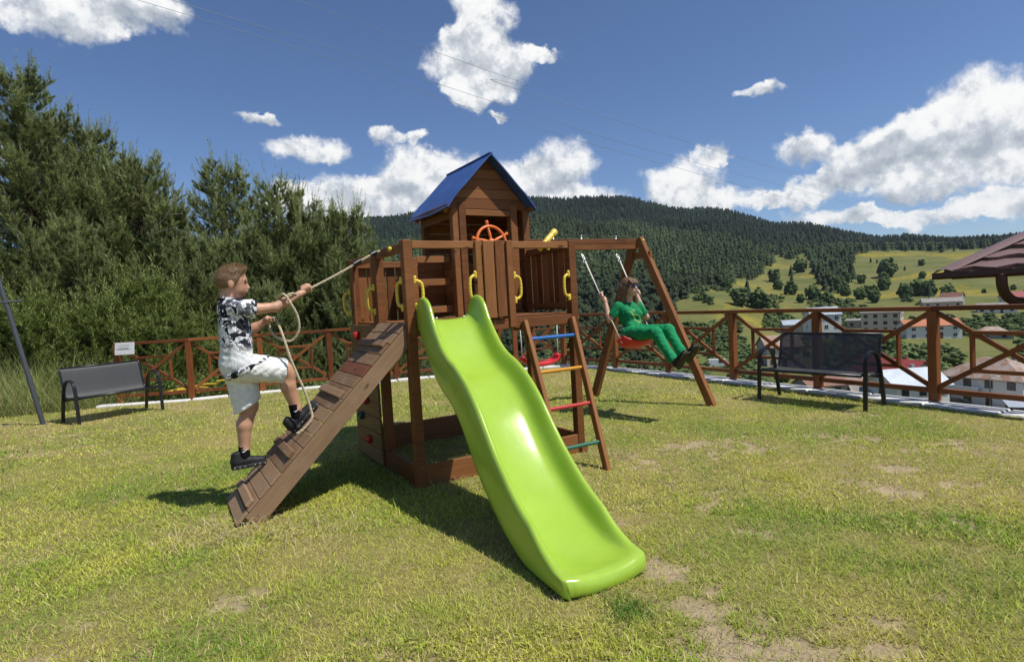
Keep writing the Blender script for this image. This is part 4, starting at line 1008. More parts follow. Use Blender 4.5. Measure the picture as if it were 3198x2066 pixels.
_hm = [o for o in boy.children if o.name.startswith('hair')][0].data; _hp = np.zeros(len(_hm.vertices) * 3); _hm.vertices.foreach_get('co', _hp); _hp = _hp.reshape(-1, 3)
_d = _hp - hc; _d /= np.linalg.norm(_d, axis=1)[:, None]; _k = RNG.integers(0, len(_hp), 5200); _b = _hp[_k] + RNG.normal(0, .0025, (5200, 3)) - _d[_k] * .003
_l = np.where(_b[:, 2:3] > hc[2] + .025, .019, .008) * RNG.uniform(.6, 1.2, (5200, 1)); _t = _b + (_d[_k] * .75 + np.array([[.55, 0, .25]]) * (_b[:, 2:3] > hc[2] + .02) + RNG.normal(0, .22, (5200, 3))) * _l
_w = np.cross(_d[_k], RNG.normal(0, 1, (5200, 3))); _w /= np.linalg.norm(_w, axis=1)[:, None]; _w *= .0011
_c = np.array([[.25, .15, .072]]) * RNG.uniform(.5, 1.5, (5200, 1)); _V = np.stack([_b - _w, _b + _w, _t], 1).reshape(-1, 3)
tag(link('hair_strands', np_mesh('hair_strands', _V, np.arange(15600).reshape(-1, 3), None, np.repeat(_c, 3, 0), False, vcol('hair_strand', .5, .3)), boy), kind='stuff')
for sg in (-1, 1):
    MB().ball(hc + np.array([.072, sg * .030, -.026]), (.012, .013, .009), 8, 6).obj('eye', M_eye, boy, True)
    MB().ball(hc + np.array([.078, sg * .030, -.008]), (.010, .02, .0045), 8, 5).obj('eyebrow', M_hair, boy, True)
MB().ball(hc + np.array([.087, 0, -.083]), (.008, .019, .006), 8, 6).obj('mouth', M_lip, boy, True)
tor = [('c', (-1.035, .36, 1.27), (-1.03, .365, .95), .089, .100), ('c', (-1.035, .44, 1.27), (-1.03, .435, .95), .089, .100), ('c', (-1.04, .34, 1.315), (-1.04, .46, 1.33), .066, .066), ('c', (-1.065, .40, 1.33), (-1.065, .40, 1.372), .06, .048), ('e', (-1.025, .40, .95), (.114, .142, .11)), ('c', (-1.0, .36, .95), (-.93, .355, .965), .100, .085)]
sle = [('c', (-1.02, .30, 1.318), (-.905, .286, 1.300), .060, .060)]; sle2 = [('c', (-1.03, .50, 1.325), (-.99, .51, 1.22), .06, .062)]
sdf_obj('shirt', [dict(parts=tor + sle, h=.008, k=.03, clips=[((-1.119, .4, .862), (.38, 0, -1)), ((-.908, .29, 1.30), (1, -.1, -.15)), ((-1.06, .4, 1.388), (.15, 0, 1))], noise=.0035), dict(parts=sle2, h=.008, k=.02, clips=[((-.985, .51, 1.205), (.3, 0, -1))])], M_camo, boy)
MB().tube([hc + np.array([-.03 + .053 * math.cos(a), .053 * math.sin(a), -.136 - .012 * math.cos(a)]) for a in [2 * math.pi * k / 20 for k in range(20)]], .009, 8, closed=True).obj('collar', plain('black_rib', (.012, .012, .015), .8, .1), boy, True)
sh = sdf_obj('shorts', [dict(parts=[('c', (-1.03, .37, .93), (-1.03, .44, .93), .098, .098), ('c', (-1.0, .345, .93), (-.745, .345, .880), .094, .082)], h=.008, k=.03, clips=[((-.752, .345, .88), (1, 0, -.25))], noise=.004), dict(parts=[('c', (-1.02, .44, .92), (-.985, .448, .62), .100, .088)], h=.008, k=.03, clips=[((-.985, .448, .665), (.55, 0, -1))], noise=.004)], M_shorts, boy)
# camouflage hem of the shirt hanging over the shorts
M_hem = M_camo.copy(); M_hem.name = 'camouflage_hem'
for nd in M_hem.node_tree.nodes:
    if nd.type == 'MAP_RANGE' and abs(nd.inputs[1].default_value - 1.06) < 1e-4: nd.inputs[1].default_value = .2; nd.inputs[2].default_value = .3
sdf_obj('shirt_hem', [dict(parts=[('c', (-1.03, .365, .93), (-1.025, .435, .93), .106, .106), ('e', (-1.025, .40, .95), (.121, .150, .116)), ('c', (-1.0, .355, .94), (-.93, .352, .955), .112, .092)], h=.008, k=.03, clips=[((-1.119, .4, .848), (.40, 0, -1)), ((-1.119, .4, .893), (-.40, 0, 1))])], M_hem, boy)
for nm, a, b, ra, rb in (('sock', (-.712, .356, .655), (-.698, .36, .565), .0365, .0375), ('sock', (-1.030, .445, .405), (-1.032, .445, .335), .035, .036)):
    sdf_obj(nm, [dict(parts=[('c', a, b, ra, rb)], h=.006, k=.01, clips=[(np.array(a), np.array(a) - np.array(b))])], M_sock, boy)
def tick(c, u_, w_, par):
    """the small white tick mark on the sock"""
    c, u_, w_ = Vf(c), Vf(u_), Vf(w_); n_ = u_.cross(w_).normalized() * .002
    pts = [(-.020, -.002), (-.012, -.010), (0, -.006), (.024, .010), (.0, -.0015), (-.012, -.0045)]
    return MB().prism([c + u_ * a + w_ * b - n_ for a, b in pts], n_ * 2).obj('tick_mark', M_mark, par)
tick((-.703, .320, .612), (.95, 0, .2), (-.2, 0, .95), boy); tick((-1.03, .408, .378), (.98, 0, .1), (-.1, 0, .98), boy)
def shoe(heel, toe, upv, s, par, nm='shoe', soled=M_sole):
    h_, t_ = np.array(heel, float), np.array(toe, float); d = t_ - h_; L = np.linalg.norm(d); d /= L; u_ = np.array(upv, float); u_ -= d * (u_ @ d); u_ /= np.linalg.norm(u_); sd_ = np.cross(d, u_)
    up_ = [('c', h_ + d * .035 * s + u_ * .045 * s, h_ + d * L * .45 + u_ * .040 * s, .036 * s, .036 * s), ('c', h_ + d * L * .45 + u_ * .036 * s, h_ + d * (L - .035 * s) + u_ * .028 * s, .037 * s, .030 * s), ('c', h_ + d * .035 * s + u_ * .045 * s, h_ + d * .04 * s + u_ * .092 * s, .036 * s, .036 * s)]
    o1 = sdf_obj(nm, [dict(parts=up_, h=.006, k=.02, clips=[(h_ + u_ * .018 * s, -u_), (h_ + u_ * .105 * s, u_ * 1.0 - d * .2)])], M_shoe, par)
    so = [('c', h_ + d * .036 * s + u_ * .012 * s, h_ + d * L * .5 + u_ * .010 * s, .040 * s, .036 * s), ('c', h_ + d * L * .5 + u_ * .010 * s, h_ + d * (L - .036 * s) + u_ * .012 * s, .039 * s, .035 * s)]
    sdf_obj('sole', [dict(parts=so, h=.005, k=.02, clips=[(h_ + u_ * .024 * s, u_), (h_ + u_ * -.004 * s, -u_)])], soled, o1)
    m = MB()
    for k in range(7):
        c = h_ + d * (L * (.08 + .14 * k)) - sd_ * 0; c2 = c + np.array(sd_) * .0375 * s + u_ * .010 * s; m.ball(c2, .0034 * s, 6, 4)
        m.ball(c - np.array(sd_) * .0375 * s + u_ * .010 * s, .0034 * s, 6, 4)
    m.obj('sole_studs', M_mark, o1, True)
    return o1
n45 = (-.705, 0, .71)
shoe((-.730, .36, .455), (-.545, .36, .638), n45, .92, boy); shoe((-1.115, .445, .262), (-.895, .445, .266), (.05, 0, 1), .95, boy)

# ---- the woman on the swing
wom = tag(empty('person', PO, PYAW), 'long haired person in green with sunglasses sitting on the red swing', 'person')
fd = np.array([.10, -.96, .20]); fd /= np.linalg.norm(fd); sd2 = np.cross(fd, [0, 0, 1.0]); sd2 /= np.linalg.norm(sd2); ud = np.cross(sd2, fd)
hw_ = np.array([2.86, .935, 1.352]); MH = np.stack([fd, -sd2, ud], 1)
L3 = lambda a, b, c: hw_ + fd * a + sd2 * b + ud * c
head = [('e', hw_, (.088, .072, .086), MH), ('e', L3(.028, 0, -.052), (.058, .052, .062), MH), ('c', L3(.05, 0, -.094), L3(.054, 0, -.096), .020, .019), ('c', L3(.084, 0, -.022), L3(.096, 0, -.048), .007, .010), ('e', L3(.078, 0, -.072), (.010, .019, .009), MH), ('c', (2.86, .965, 1.15), L3(-.012, 0, -.05), .044, .040)]
ra_ = [('c', (2.725, .975, 1.14), (2.635, 1.005, 1.015), .033, .031), ('c', (2.635, 1.005, 1.015), (2.632, 1.03, 1.06), .031, .031), ('c', (2.632, 1.03, 1.06), (2.638, 1.075, 1.215), .030, .021), ('c', (2.638, 1.075, 1.215), (2.640, 1.085, 1.24), .022, .021)]
la_ = [('c', (2.995, .955, 1.14), (3.105, .95, 1.01), .033, .031), ('c', (3.105, .95, 1.01), (3.105, .98, 1.06), .031, .031), ('c', (3.105, .98, 1.06), (3.095, 1.06, 1.225), .030, .021), ('c', (3.095, 1.06, 1.225), (3.09, 1.07, 1.25), .022, .021)]
rope_d = (.0, -.5, -.866)
hr_ = fist((2.619, 1.093, 1.262), rope_d, (-.4, -.2, .1), .98, .010, 1); hl_ = fist((3.100, 1.088, 1.272), rope_d, (.5, -.2, .1), .98, .010, -1)
ank = [('c', (2.80, .30, .60), (2.80, .275, .565), .034, .036), ('c', (2.925, .30, .66), (2.925, .275, .63), .034, .036)]
sdf_obj('body', [dict(parts=head, h=.006, k=.014), dict(parts=ra_, h=.007, k=.012), dict(parts=la_, h=.007, k=.012), dict(parts=hr_, h=.004, k=.005), dict(parts=hl_, h=.004, k=.005)], M_skin2, wom)
M_tee, t, p = newmat('green_printed_shirt'); tc = t.new('ShaderNodeTexCoord').outputs['Object']; sp = t.new('ShaderNodeSeparateXYZ'); t.put(sp.inputs[0], tc)
nz = t.noise(tc, 22, 3, .5, .8); grn = t.mix(t.mapr(nz, .35, .65), (.004, .165, .058), (.008, .24, .088))
wav = t.new('ShaderNodeTexWave', wave_type='BANDS', bands_direction='DIAGONAL'); t.put(wav.inputs['Vector'], tc); wav.inputs['Scale'].default_value = 9; wav.inputs['Distortion'].default_value = 5.5; wav.inputs['Detail'].default_value = 2; wav.inputs['Detail Scale'].default_value = 1.2
line = t.mapr(wav.outputs[0], .90, .96)
frontm = t.m('MULTIPLY', t.mapr(sp.outputs[1], .92, .88), t.m('MULTIPLY', t.mapr(sp.outputs[0], 2.76, 2.80), t.mapr(sp.outputs[0], 2.97, 2.92)))
frontm = t.m('MULTIPLY', frontm, t.mapr(t.noise(tc, 11, 2, .5), .46, .52))
t.put(p.inputs['Base Color'], t.mix(t.m('MULTIPLY', line, frontm), grn, (.62, .52, .13))); p.inputs['Roughness'].default_value = .75; p.inputs['Specular IOR Level'].default_value = .2
b = t.new('ShaderNodeBump'); b.inputs['Strength'].default_value = .8; b.inputs['Distance'].default_value = .01; t.put(b.inputs['Height'], nz); t.l.new(b.outputs[0], p.inputs['Normal'])
M_trs = cloth('green_trousers', (.012, .25, .095), .8, 20, .75, .15)
tt = [('c', (2.805, .965, 1.09), (2.815, .915, .92), .080, .074), ('c', (2.915, .965, 1.09), (2.905, .915, .92), .080, .074), ('c', (2.82, .91, .90), (2.90, .91, .90), .082, .082), ('c', (2.745, .972, 1.135), (2.975, .972, 1.135), .055, .055), ('e', (2.80, .895, 1.055), (.062, .055, .058)), ('e', (2.92, .895, 1.055), (.062, .055, .058)), ('c', (2.86, .97, 1.14), (2.86, .965, 1.185), .06, .05)]
sdf_obj('shirt', [dict(parts=tt + [('c', (2.725, .972, 1.145), (2.660, .995, 1.045), .053, .050), ('c', (2.995, .965, 1.145), (3.07, .955, 1.045), .053, .050)], h=.008, k=.025, clips=[((2.86, .97, 1.198), (0, -.25, 1)), ((2.658, .995, 1.04), (-.6, .2, -.8)), ((3.072, .955, 1.04), (.6, 0, -.8)), ((2.86, .92, .875), (0, -.2, -1))], noise=.003)], M_tee, wom)
pel = [('c', (2.81, .90, .862), (2.91, .90, .862), .090, .090), ('c', (2.80, .88, .855), (2.785, .49, .866), .080, .058), ('c', (2.785, .49, .866), (2.80, .31, .625), .058, .044), ('c', (2.80, .31, .625), (2.80, .29, .60), .047, .046)]
pel2 = [('c', (2.92, .88, .862), (2.935, .47, .884), .080, .058), ('c', (2.935, .47, .884), (2.925, .31, .685), .058, .044), ('c', (2.925, .31, .685), (2.925, .292, .66), .047, .046)]
sdf_obj('trousers', [dict(parts=pel, h=.008, k=.03, clips=[((2.8, .29, .588), (0, -.35, -1))], noise=.003), dict(parts=pel2, h=.008, k=.03, clips=[((2.925, .29, .648), (0, -.35, -1))], noise=.003)], M_trs, wom)
MB().tube([(2.86 + .128 * math.cos(a), .91 + .088 * math.sin(a), .905 + .012 * math.sin(a)) for a in [2 * math.pi * k / 28 for k in range(28)]], .008, 6, closed=True).obj('drawstring', plain('pale_cord', (.35, .55, .40), .8, .2), wom, True)
M_osole = plain('olive_sole', (.055, .045, .02), .75, .2, var=.25, vscale=40)
shoe((2.80, .225, .515), (2.80, .100, .690), (0, .75, .62), 1.0, wom, soled=M_osole); shoe((2.925, .215, .565), (2.925, .085, .745), (0, .75, .62), 1.0, wom, soled=M_osole)
hp = [('e', L3(-.010, 0, .010), (.098, .084, .092), MH), ('c', L3(-.045, .058, .0), (2.775, 1.0, 1.12), .040, .034), ('c', L3(-.045, -.060, .0), (2.945, .985, 1.12), .040, .034), ('c', L3(-.06, 0, -.02), (2.86, 1.03, 1.12), .062, .05), ('c', L3(.0, .072, -.02), (2.765, .955, 1.13), .018, .02), ('c', L3(.0, -.075, -.02), (2.96, .925, 1.08), .018, .022)]
sdf_obj('hair', [dict(parts=hp, h=.007, k=.02, cuts=[[('e', L3(.10, 0, -.060), (.098, .068, .092), MH)]], noise=.002)], M_hair2, wom)
sdf_obj('fringe', [dict(parts=[('c', L3(.066, -.045, .042), L3(.084, -.040, .012), .020, .012), ('c', L3(.076, -.015, .045), L3(.094, -.014, .012), .020, .011), ('c', L3(.076, .015, .045), L3(.094, .014, .012), .020, .011), ('c', L3(.066, .045, .042), L3(.084, .040, .012), .020, .012)], h=.005, k=.01)], M_hair2, wom)
sg_ = empty('sunglasses', (0, 0, 0)); sg_.parent = wom; M_gl = plain('black_lens', (.008, .007, .007), .08, .7)
for s_ in (-1, 1):
    m = MB(); c = L3(.094, s_ * .031, -.016); ring = [Vf(c + sd2 * .027 * math.cos(a) + ud * .022 * math.sin(a) - fd * .008 * abs(math.cos(a)) * (1 if math.cos(a) * s_ > 0 else 0)) for a in [2 * math.pi * k / 18 for k in range(18)]]
    m.prism(ring, Vf(-fd * .004)); m.obj('lens', M_gl, sg_)
    MB().tube([L3(.088, s_ * .058, -.008), L3(.03, s_ * .078, -.006), L3(-.01, s_ * .078, -.012)], .003, 6).obj('temple', M_blk, sg_, True)
MB().tube([L3(.099, -.006, -.008), L3(.101, 0, -.006), L3(.099, .006, -.008)], .003, 6).obj('bridge', M_blk, sg_, True)
MB().ball(L3(.083, 0, -.072), (.008, .018, .006), 8, 6).obj('mouth', M_lip, wom, True)
# ------------------------------------------------------------------ pines by the left fence
M_needle = vcol('pine_needles', .5, .35, trans=.25)
M_bark = plain('pine_bark', (.085, .058, .038), .9, .1, bump=.6, bscale=30, var=.3, vscale=8)
M_dead = plain('dead_twig', (.30, .27, .23), .9, .1, var=.2)
def needle_mesh(name, P, D, L, per, nl, nw, C, mat, spread=.75):
    """shoots at P along D (length L), each with `per` needles"""
    n = len(P); D = D / np.linalg.norm(D, axis=1)[:, None]
    ref = np.where(np.abs(D[:, 2:3]) < .9, np.array([[0, 0, 1.]]), np.array([[1., 0, 0]])); A = np.cross(ref, D); A /= np.linalg.norm(A, axis=1)[:, None]; B = np.cross(D, A)
    s = (np.arange(per)[None] + RNG.uniform(0, 1, (n, per))) / per; ph = np.arange(per)[None] * 2.4 + RNG.uniform(0, 6.28, (n, 1)) + RNG.normal(0, .3, (n, per))
    base = P[:, None] + D[:, None] * (s * L[:, None])[..., None]
    rad_ = A[:, None] * np.cos(ph)[..., None] + B[:, None] * np.sin(ph)[..., None]
    sp_ = spread * (1.05 - .55 * s)[..., None]; nd = D[:, None] * (1 - .45 * sp_) + rad_ * sp_; nd /= np.linalg.norm(nd, axis=2)[..., None]
    ln = nl * RNG.uniform(.75, 1.2, (n, per, 1)); tip = base + nd * ln; tip[..., 2] -= .0
    w = np.cross(nd, RNG.normal(0, 1, nd.shape)); w /= np.linalg.norm(w, axis=2)[..., None] + 1e-9; w = w * nw * .5
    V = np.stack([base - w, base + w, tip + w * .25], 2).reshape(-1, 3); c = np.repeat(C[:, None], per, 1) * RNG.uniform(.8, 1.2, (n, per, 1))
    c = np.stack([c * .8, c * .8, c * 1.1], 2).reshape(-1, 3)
    return np_mesh(name, V, np.arange(len(V)).reshape(-1, 3), None, c, False, mat)
def make_pine(seed, H, Rb, dens=1.0, low=.03, wh=.34, colr=((.11, .14, .038), (.37, .42, .165)), per=25):
    rg = random.Random(seed); wood_ = MB(); SP, SD, SL, SCc = [], [], [], []
    bend = [Vector((rg.uniform(-.12, .12), rg.uniform(-.12, .12), 0)) for _ in range(3)]
    tr_ = bez([(0, 0, -.4), tuple(bend[0] + Vector((0, 0, H * .33))), tuple(bend[1] + Vector((0, 0, H * .66))), (0, 0, H)], 8)
    wood_.tube(tr_, [.02 * H * (1 - i / len(tr_) * .93) for i in range(len(tr_))], 8)
    def trunk(z):
        k = min(len(tr_) - 2, int(max(0, z / H) * (len(tr_) - 1))); return tr_[k].lerp(tr_[k + 1], .5)
    c0, c1 = np.array(colr[0]), np.array(colr[1])
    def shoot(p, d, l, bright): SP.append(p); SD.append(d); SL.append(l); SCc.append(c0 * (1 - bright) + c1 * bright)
    z = H * low
    while z < H * .965:
        f = z / H; L0 = Rb * (1 - f) ** .72 * (1 if f > .12 else .75 + f * 2) + .16; nb = rg.randint(5, 7); a0 = rg.uniform(0, 6.28)
        for k in range(nb):
            a = a0 + 6.283 * k / nb + rg.uniform(-.3, .3); L = L0 * rg.uniform(.72, 1.22); up_ = .10 + .75 * f ** 1.4 + rg.uniform(-.12, .12)
            o = trunk(z) + Vector((0, 0, rg.uniform(-.1, .1))); dir_ = Vector((math.cos(a), math.sin(a), up_)).normalized()
            pts = []; m = max(4, int(L / .11))
            for i in range(m + 1):
                s = i / m; pts.append(o + dir_ * L * s + Vector((0, 0, (.22 * s * s - .10 * math.sin(s * 3.1)) * L * (1.1 - f))) + Vector((rg.uniform(-.02, .02), rg.uniform(-.02, .02), rg.uniform(-.02, .02))))
            wood_.tube(pts, [max(.004, .011 * (L / 1.5) * (1 - .8 * i / m) + .004) for i in range(m + 1)], 4, caps=False)
            for i in range(1, m + 1):
                s = i / m; t_ = (pts[i] - pts[i - 1]).normalized(); side = t_.cross(Vector((0, 0, 1))).normalized()
                if s > .28:
                    for sg in ((1, -1) if dens > .8 else (rg.choice((1, -1)),)):
                        if rg.random() > dens: continue
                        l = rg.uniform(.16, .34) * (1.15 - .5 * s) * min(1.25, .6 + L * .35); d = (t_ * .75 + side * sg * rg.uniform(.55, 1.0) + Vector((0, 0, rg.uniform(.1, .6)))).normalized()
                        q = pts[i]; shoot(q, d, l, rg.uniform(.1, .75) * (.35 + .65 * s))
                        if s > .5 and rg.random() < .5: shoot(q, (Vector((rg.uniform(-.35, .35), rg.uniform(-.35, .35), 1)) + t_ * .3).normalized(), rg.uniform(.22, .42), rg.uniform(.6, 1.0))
                        for j in range(2):
                            d2 = (d + Vector((rg.uniform(-.8, .8), rg.uniform(-.8, .8), rg.uniform(0, .8)))).normalized(); shoot(q + d * l * rg.uniform(.35, .95), d2, l * rg.uniform(.5, .9), rg.uniform(.1, .8) * (.35 + .65 * s))
            # upright candles at the branch end
            for j in range(3 if f > .35 else 2):
                d = (t_ * rg.uniform(.15, .6) + Vector((rg.uniform(-.3, .3), rg.uniform(-.3, .3), 1.0))).normalized(); shoot(pts[-1], d, rg.uniform(.20, .46) * (.7 + .8 * f), rg.uniform(.6, 1.0))
        z += wh * rg.uniform(.8, 1.2) * (1 - .35 * f)
    top = trunk(H * .98)
    for k in range(7):
        a = 6.283 * k / 6; d = Vector((math.cos(a) * .35, math.sin(a) * .35, 1)).normalized() if k < 6 else Vector((0, 0, 1)); shoot(top - Vector((0, 0, .2 + .1 * (k % 2))), d, rg.uniform(.45, .75) * (1.4 if k == 6 else 1), .9)
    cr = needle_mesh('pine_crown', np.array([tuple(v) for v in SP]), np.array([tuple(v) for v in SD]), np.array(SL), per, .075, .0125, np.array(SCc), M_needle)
    return wood_.mesh('pine_trunk', M_bark, True), cr, len(SP)
PV = [make_pine(3, 7.4, 2.5, 1.0), make_pine(8, 5.6, 1.9, 1.0), make_pine(21, 5.2, 1.75, .9, wh=.30)]
print('pine shoots', [q[2] for q in PV])
def pine(k, x, y, s, rz, label, sq=1.0):
    z = float(terrain(x, y)) - .1; e = tag(empty('pine_tree', (x, y, z), rz), label, 'tree', 'pine trees behind the left fence'); e.scale = (s * sq, s * sq, s)
    link('trunk', PV[k][0], e); link('crown', PV[k][1], e); return e
PINES = [(0, -10.05, 12.6, .94, .3, 'tallest pine with upright candle shoots at the far left edge'), (0, -12.3, 11.8, .84, 2.2, 'tall pine cut by the left picture edge above the grey frame'),
 (0, -9.35, 13.6, .84, 4.1, 'tall pine second from the left with long upward side branch tips'), (1, -8.05, 13.2, .95, 1.0, 'pine rising right of the tall pines above the left bench'),
 (1, -6.75, 14.2, 1.02, 3.3, 'dark dense rounded pine standing behind the others left of the clouds'), (2, -5.05, 13.2, .96, 5.0, 'pale pine behind the boy with many candle shoots'),
 (2, -4.4, 13.3, .89, .8, 'slim pine between the boy and the ramp rope'), (2, -3.6, 13.3, .92, 2.5, 'pine just left of the playset, above the hauled rope'),
 (1, -2.9, 13.4, .58, 5.5, 'low pine half hidden by the left side of the playset'), (0, -11.6, 15.0, .92, 5.2, 'pine filling the gap behind the two tall left pines'), (1, -8.6, 11.7, .66, 2.0, 'low spreading pine in front of the tall left pines'),
 (2, -6.1, 12.2, .68, 4.4, 'small pine between the left bench and the boy'), (1, -9.6, 15.2, .98, .2, 'shaded pine behind the second tall left pine'), (2, -4.9, 12.0, .50, 1.7, 'short pine right behind the boy at fence height'), (1, -3.2, 12.3, .42, 3.9, 'short pine under the hauled rope behind the fence'),
 (2, -7.35, 13.0, .84, 3.0, 'pale candle topped pine left of the dark rounded pine'), (1, -5.7, 13.9, .74, 1.2, 'pine filling the dip right of the dark rounded pine')]
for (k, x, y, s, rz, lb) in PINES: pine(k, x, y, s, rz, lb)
# bright young spruces and junipers in front of them
JV = make_pine(31, 1.7, .95, 1.0, wh=.16, colr=((.10, .145, .028), (.25, .30, .075)), per=18)
for i, (x, y, s, lb) in enumerate([(-7.5, 10.6, 1.0, 'bright yellow green young conifer above the left bench'), (-6.35, 10.7, .92, 'bright young conifer beside the notice board'), (-8.6, 10.4, 1.1, 'bright young conifer at the far left behind the wild grass'), (-5.2, 11.0, .8, 'young conifer behind the fence left of the boy'), (-9.6, 10.0, .9, 'young conifer beside the grey metal frame'), (-7.0, 11.3, 1.25, 'larger young conifer behind the notice board')]):
    e = tag(empty('young_conifer', (x, y, float(terrain(x, y)) - .05), i * 1.3), lb, 'bush', 'young conifers behind the wild grass'); e.scale = (s * 1.1, s * 1.1, s); link('trunk', JV[0], e); link('crown', JV[1], e)
# a bare dead branch in the left pines
db = MB()
for pts in ([(-6.9, 11.4, 2.95), (-6.75, 11.35, 3.05), (-6.45, 11.3, 3.3), (-6.3, 11.3, 3.62), (-6.4, 11.3, 3.9)], [(-6.45, 11.3, 3.3), (-6.1, 11.2, 3.28)], [(-6.9, 11.4, 2.95), (-6.2, 11.2, 3.05)]): db.tube(bez(pts, 4), .006, 5)
tag(db.obj('dead_branch', M_dead, None, True), 'bare grey dead branch showing among the left pines', 'branch')
# leafy weeds outside the fence
def leaf_cloud(name, C, R, n, size, col0, col1, mat, flat=.5):
    C = np.array(C); k = RNG.integers(0, len(C), n); d = RNG.normal(0, 1, (n, 3)); d /= np.linalg.norm(d, axis=1)[:, None]; r = RNG.uniform(.55, 1.05, (n, 1)) ** .6
    Rk = np.array(R)[k]; P = C[k] + d * r * Rk
    a = RNG.normal(0, 1, (n, 3)); a += d * .6; a /= np.linalg.norm(a, axis=1)[:, None]; b = np.cross(a, RNG.normal(0, 1, (n, 3))); b /= np.linalg.norm(b, axis=1)[:, None]
    s = size * RNG.uniform(.6, 1.3, (n, 1)); V = np.stack([P - b * s * .5, P + a * s * .6 * flat - b * 0, P + b * s * .5, P - a * s * .6 * flat], 1).reshape(-1, 3)
    m = RNG.uniform(0, 1, (n, 1)); cc = np.array(col0) * (1 - m) + np.array(col1) * m
    return np_mesh(name, V, None, np.arange(4 * n).reshape(-1, 4), np.repeat(cc, 4, 0), False, mat)
M_leaf = vcol('broad_leaves', .6, .25, trans=.25)
cs, rs = [], []
for i in range(170):
    s = R_.random(); k = R_.choice(FL_[:-1] + FR_[:6]); x, y = k[0] + R_.uniform(-.6, .6), k[1] + R_.uniform(.35, 1.6); 
    if inside(np.array([x]), np.array([y]))[0]: continue
    left = 1.0 if x < -1.5 else .7; cs.append((x, y, float(terrain(x, y)) + R_.uniform(.0, .5) * left)); rs.append((R_.uniform(.12, .26),) * 2 + (R_.uniform(.12, .3),))
tag(link('weeds', leaf_cloud('weeds', cs, rs, 26000, .065, (.07, .14, .03), (.18, .28, .075), M_leaf, .7)), 'leafy green weeds growing just outside the timber fence', 'weeds', kind='stuff')

# ------------------------------------------------------------------ far woods
def conifer(seed, tiers=5, sides=7):
    """tree 1 m tall: jagged tiers"""
    rg = np.random.default_rng(seed); V, T = [], []
    for k in range(tiers):
        z0 = .08 + .80 * k / tiers; z1 = min(1.0, z0 + .42 * (1 - .35 * k / tiers)); r = .20 * (1 - k / tiers) ** .8 + .025; b = len(V); ph = rg.uniform(0, 6.28)
        for j in range(sides * 2):
            rr = r * (rg.uniform(.9, 1.25) if j % 2 == 0 else rg.uniform(.45, .7)); th = ph + 3.1416 * j / sides; V.append((rr * math.cos(th), rr * math.sin(th), z0 + (0 if j % 2 == 0 else .05) + rg.uniform(-.02, .02)))
        V.append((rg.uniform(-.01, .01), rg.uniform(-.01, .01), z1)); a = len(V) - 1
        for j in range(sides * 2): T.append((b + j, b + (j + 1) % (sides * 2), a))
    return np.array(V), np.array(T)
def roundtree(seed, n=70):
    """bushy crown 1 m tall made of leaf clumps"""
    rg = np.random.default_rng(seed); V, T = [], []
    for i in range(n):
        d = rg.normal(0, 1, 3); d /= np.linalg.norm(d); c = np.array([.33, .33, .42]) * d * rg.uniform(.45, 1.05) * (1 + .35 * math.sin(d[0] * 4 + seed) * math.cos(d[1] * 3 + d[2] * 3 + seed * 2)) + [0, 0, .47]; s = rg.uniform(.09, .17) * (1 if n > 40 else 1.45 if n > 12 else 2.1); k = len(V)
        a = rg.normal(0, 1, 3); a /= np.linalg.norm(a); b_ = np.cross(a, d + .1); b_ /= np.linalg.norm(b_); e = np.cross(a, b_)
        for q in (a, b_, -a, -b_, e * .7, -e * .7): V.append(c + q * s)
        T += [(k, k + 1, k + 4), (k + 1, k + 2, k + 4), (k + 2, k + 3, k + 4), (k + 3, k, k + 4), (k + 1, k, k + 5), (k + 2, k + 1, k + 5), (k + 3, k + 2, k + 5), (k, k + 3, k + 5)]
    return np.array(V), np.array(T)
def scatter(name, protos, X, Y, Hh, Wf, Cc, mat, label, cat, sink=.05):
    VV, TT, CC, k = [], [], [], 0; sel = RNG.integers(0, len(protos), len(X)); Z = terrain(X, Y)
    for i, (V, T) in enumerate(protos):
        m = sel == i; n = m.sum()
        if not n: continue
        th = RNG.uniform(0, 6.28, n); c, s = np.cos(th)[:, None], np.sin(th)[:, None]; h = Hh[m][:, None]; w = Wf[m][:, None]
        x = (V[:, 0][None] * c - V[:, 1][None] * s) * h * w + X[m][:, None]; y = (V[:, 0][None] * s + V[:, 1][None] * c) * h * w + Y[m][:, None]; z = V[:, 2][None] * h + Z[m][:, None] - sink * h
        VV.append(np.stack([x, y, z], -1).reshape(-1, 3)); TT.append((T[None] + (np.arange(n) * len(V))[:, None, None]).reshape(-1, 3) + k); CC.append(np.repeat(Cc[m], len(V), 0)); k += n * len(V)
    return tag(link(name, np_mesh(name, np.concatenate(VV), np.concatenate(TT), None, np.concatenate(CC), False, mat)), label, cat, kind='stuff')
M_far = vcol('far_foliage', .8, .1)
def wood_pts(n, r0, r1, a0=-26, a1=47):
    r = np.sqrt(RNG.uniform(r0 ** 2, r1 ** 2, n)); a = RNG.uniform(a0, a1, n); lim = np.interp(a, TL[:, 0], TL[:, 1]); j = fbm(a * 1.7 + 7, r * .012, 3, 4)
    k = r > lim * (.88 + .24 * j); r, a = r[k], np.radians(a[k]); return r * np.sin(a), r * np.cos(a), r, np.degrees(a)
CON = [conifer(s, 3, 5) for s in range(8)]; BLB = [roundtree(s + 90, 9) for s in range(3)]; RND = [roundtree(s, 19) for s in range(5)]
X, Y, r, a = wood_pts(24500, 420, 1330); n = len(X)
ridge = r > 860; hx = RNG.uniform(.55, 1.4, n)
col = np.where(ridge[:, None], np.array([[.019, .030, .019]]), np.array([[.038, .055, .023]])) * RNG.uniform(.6, 1.45, (n, 1)) * (.45 + 1.1 * fbm(X * .010, Y * .010, 4, 6))[:, None]  # far ridge: cloud shadow on the hill is put into the tree colour
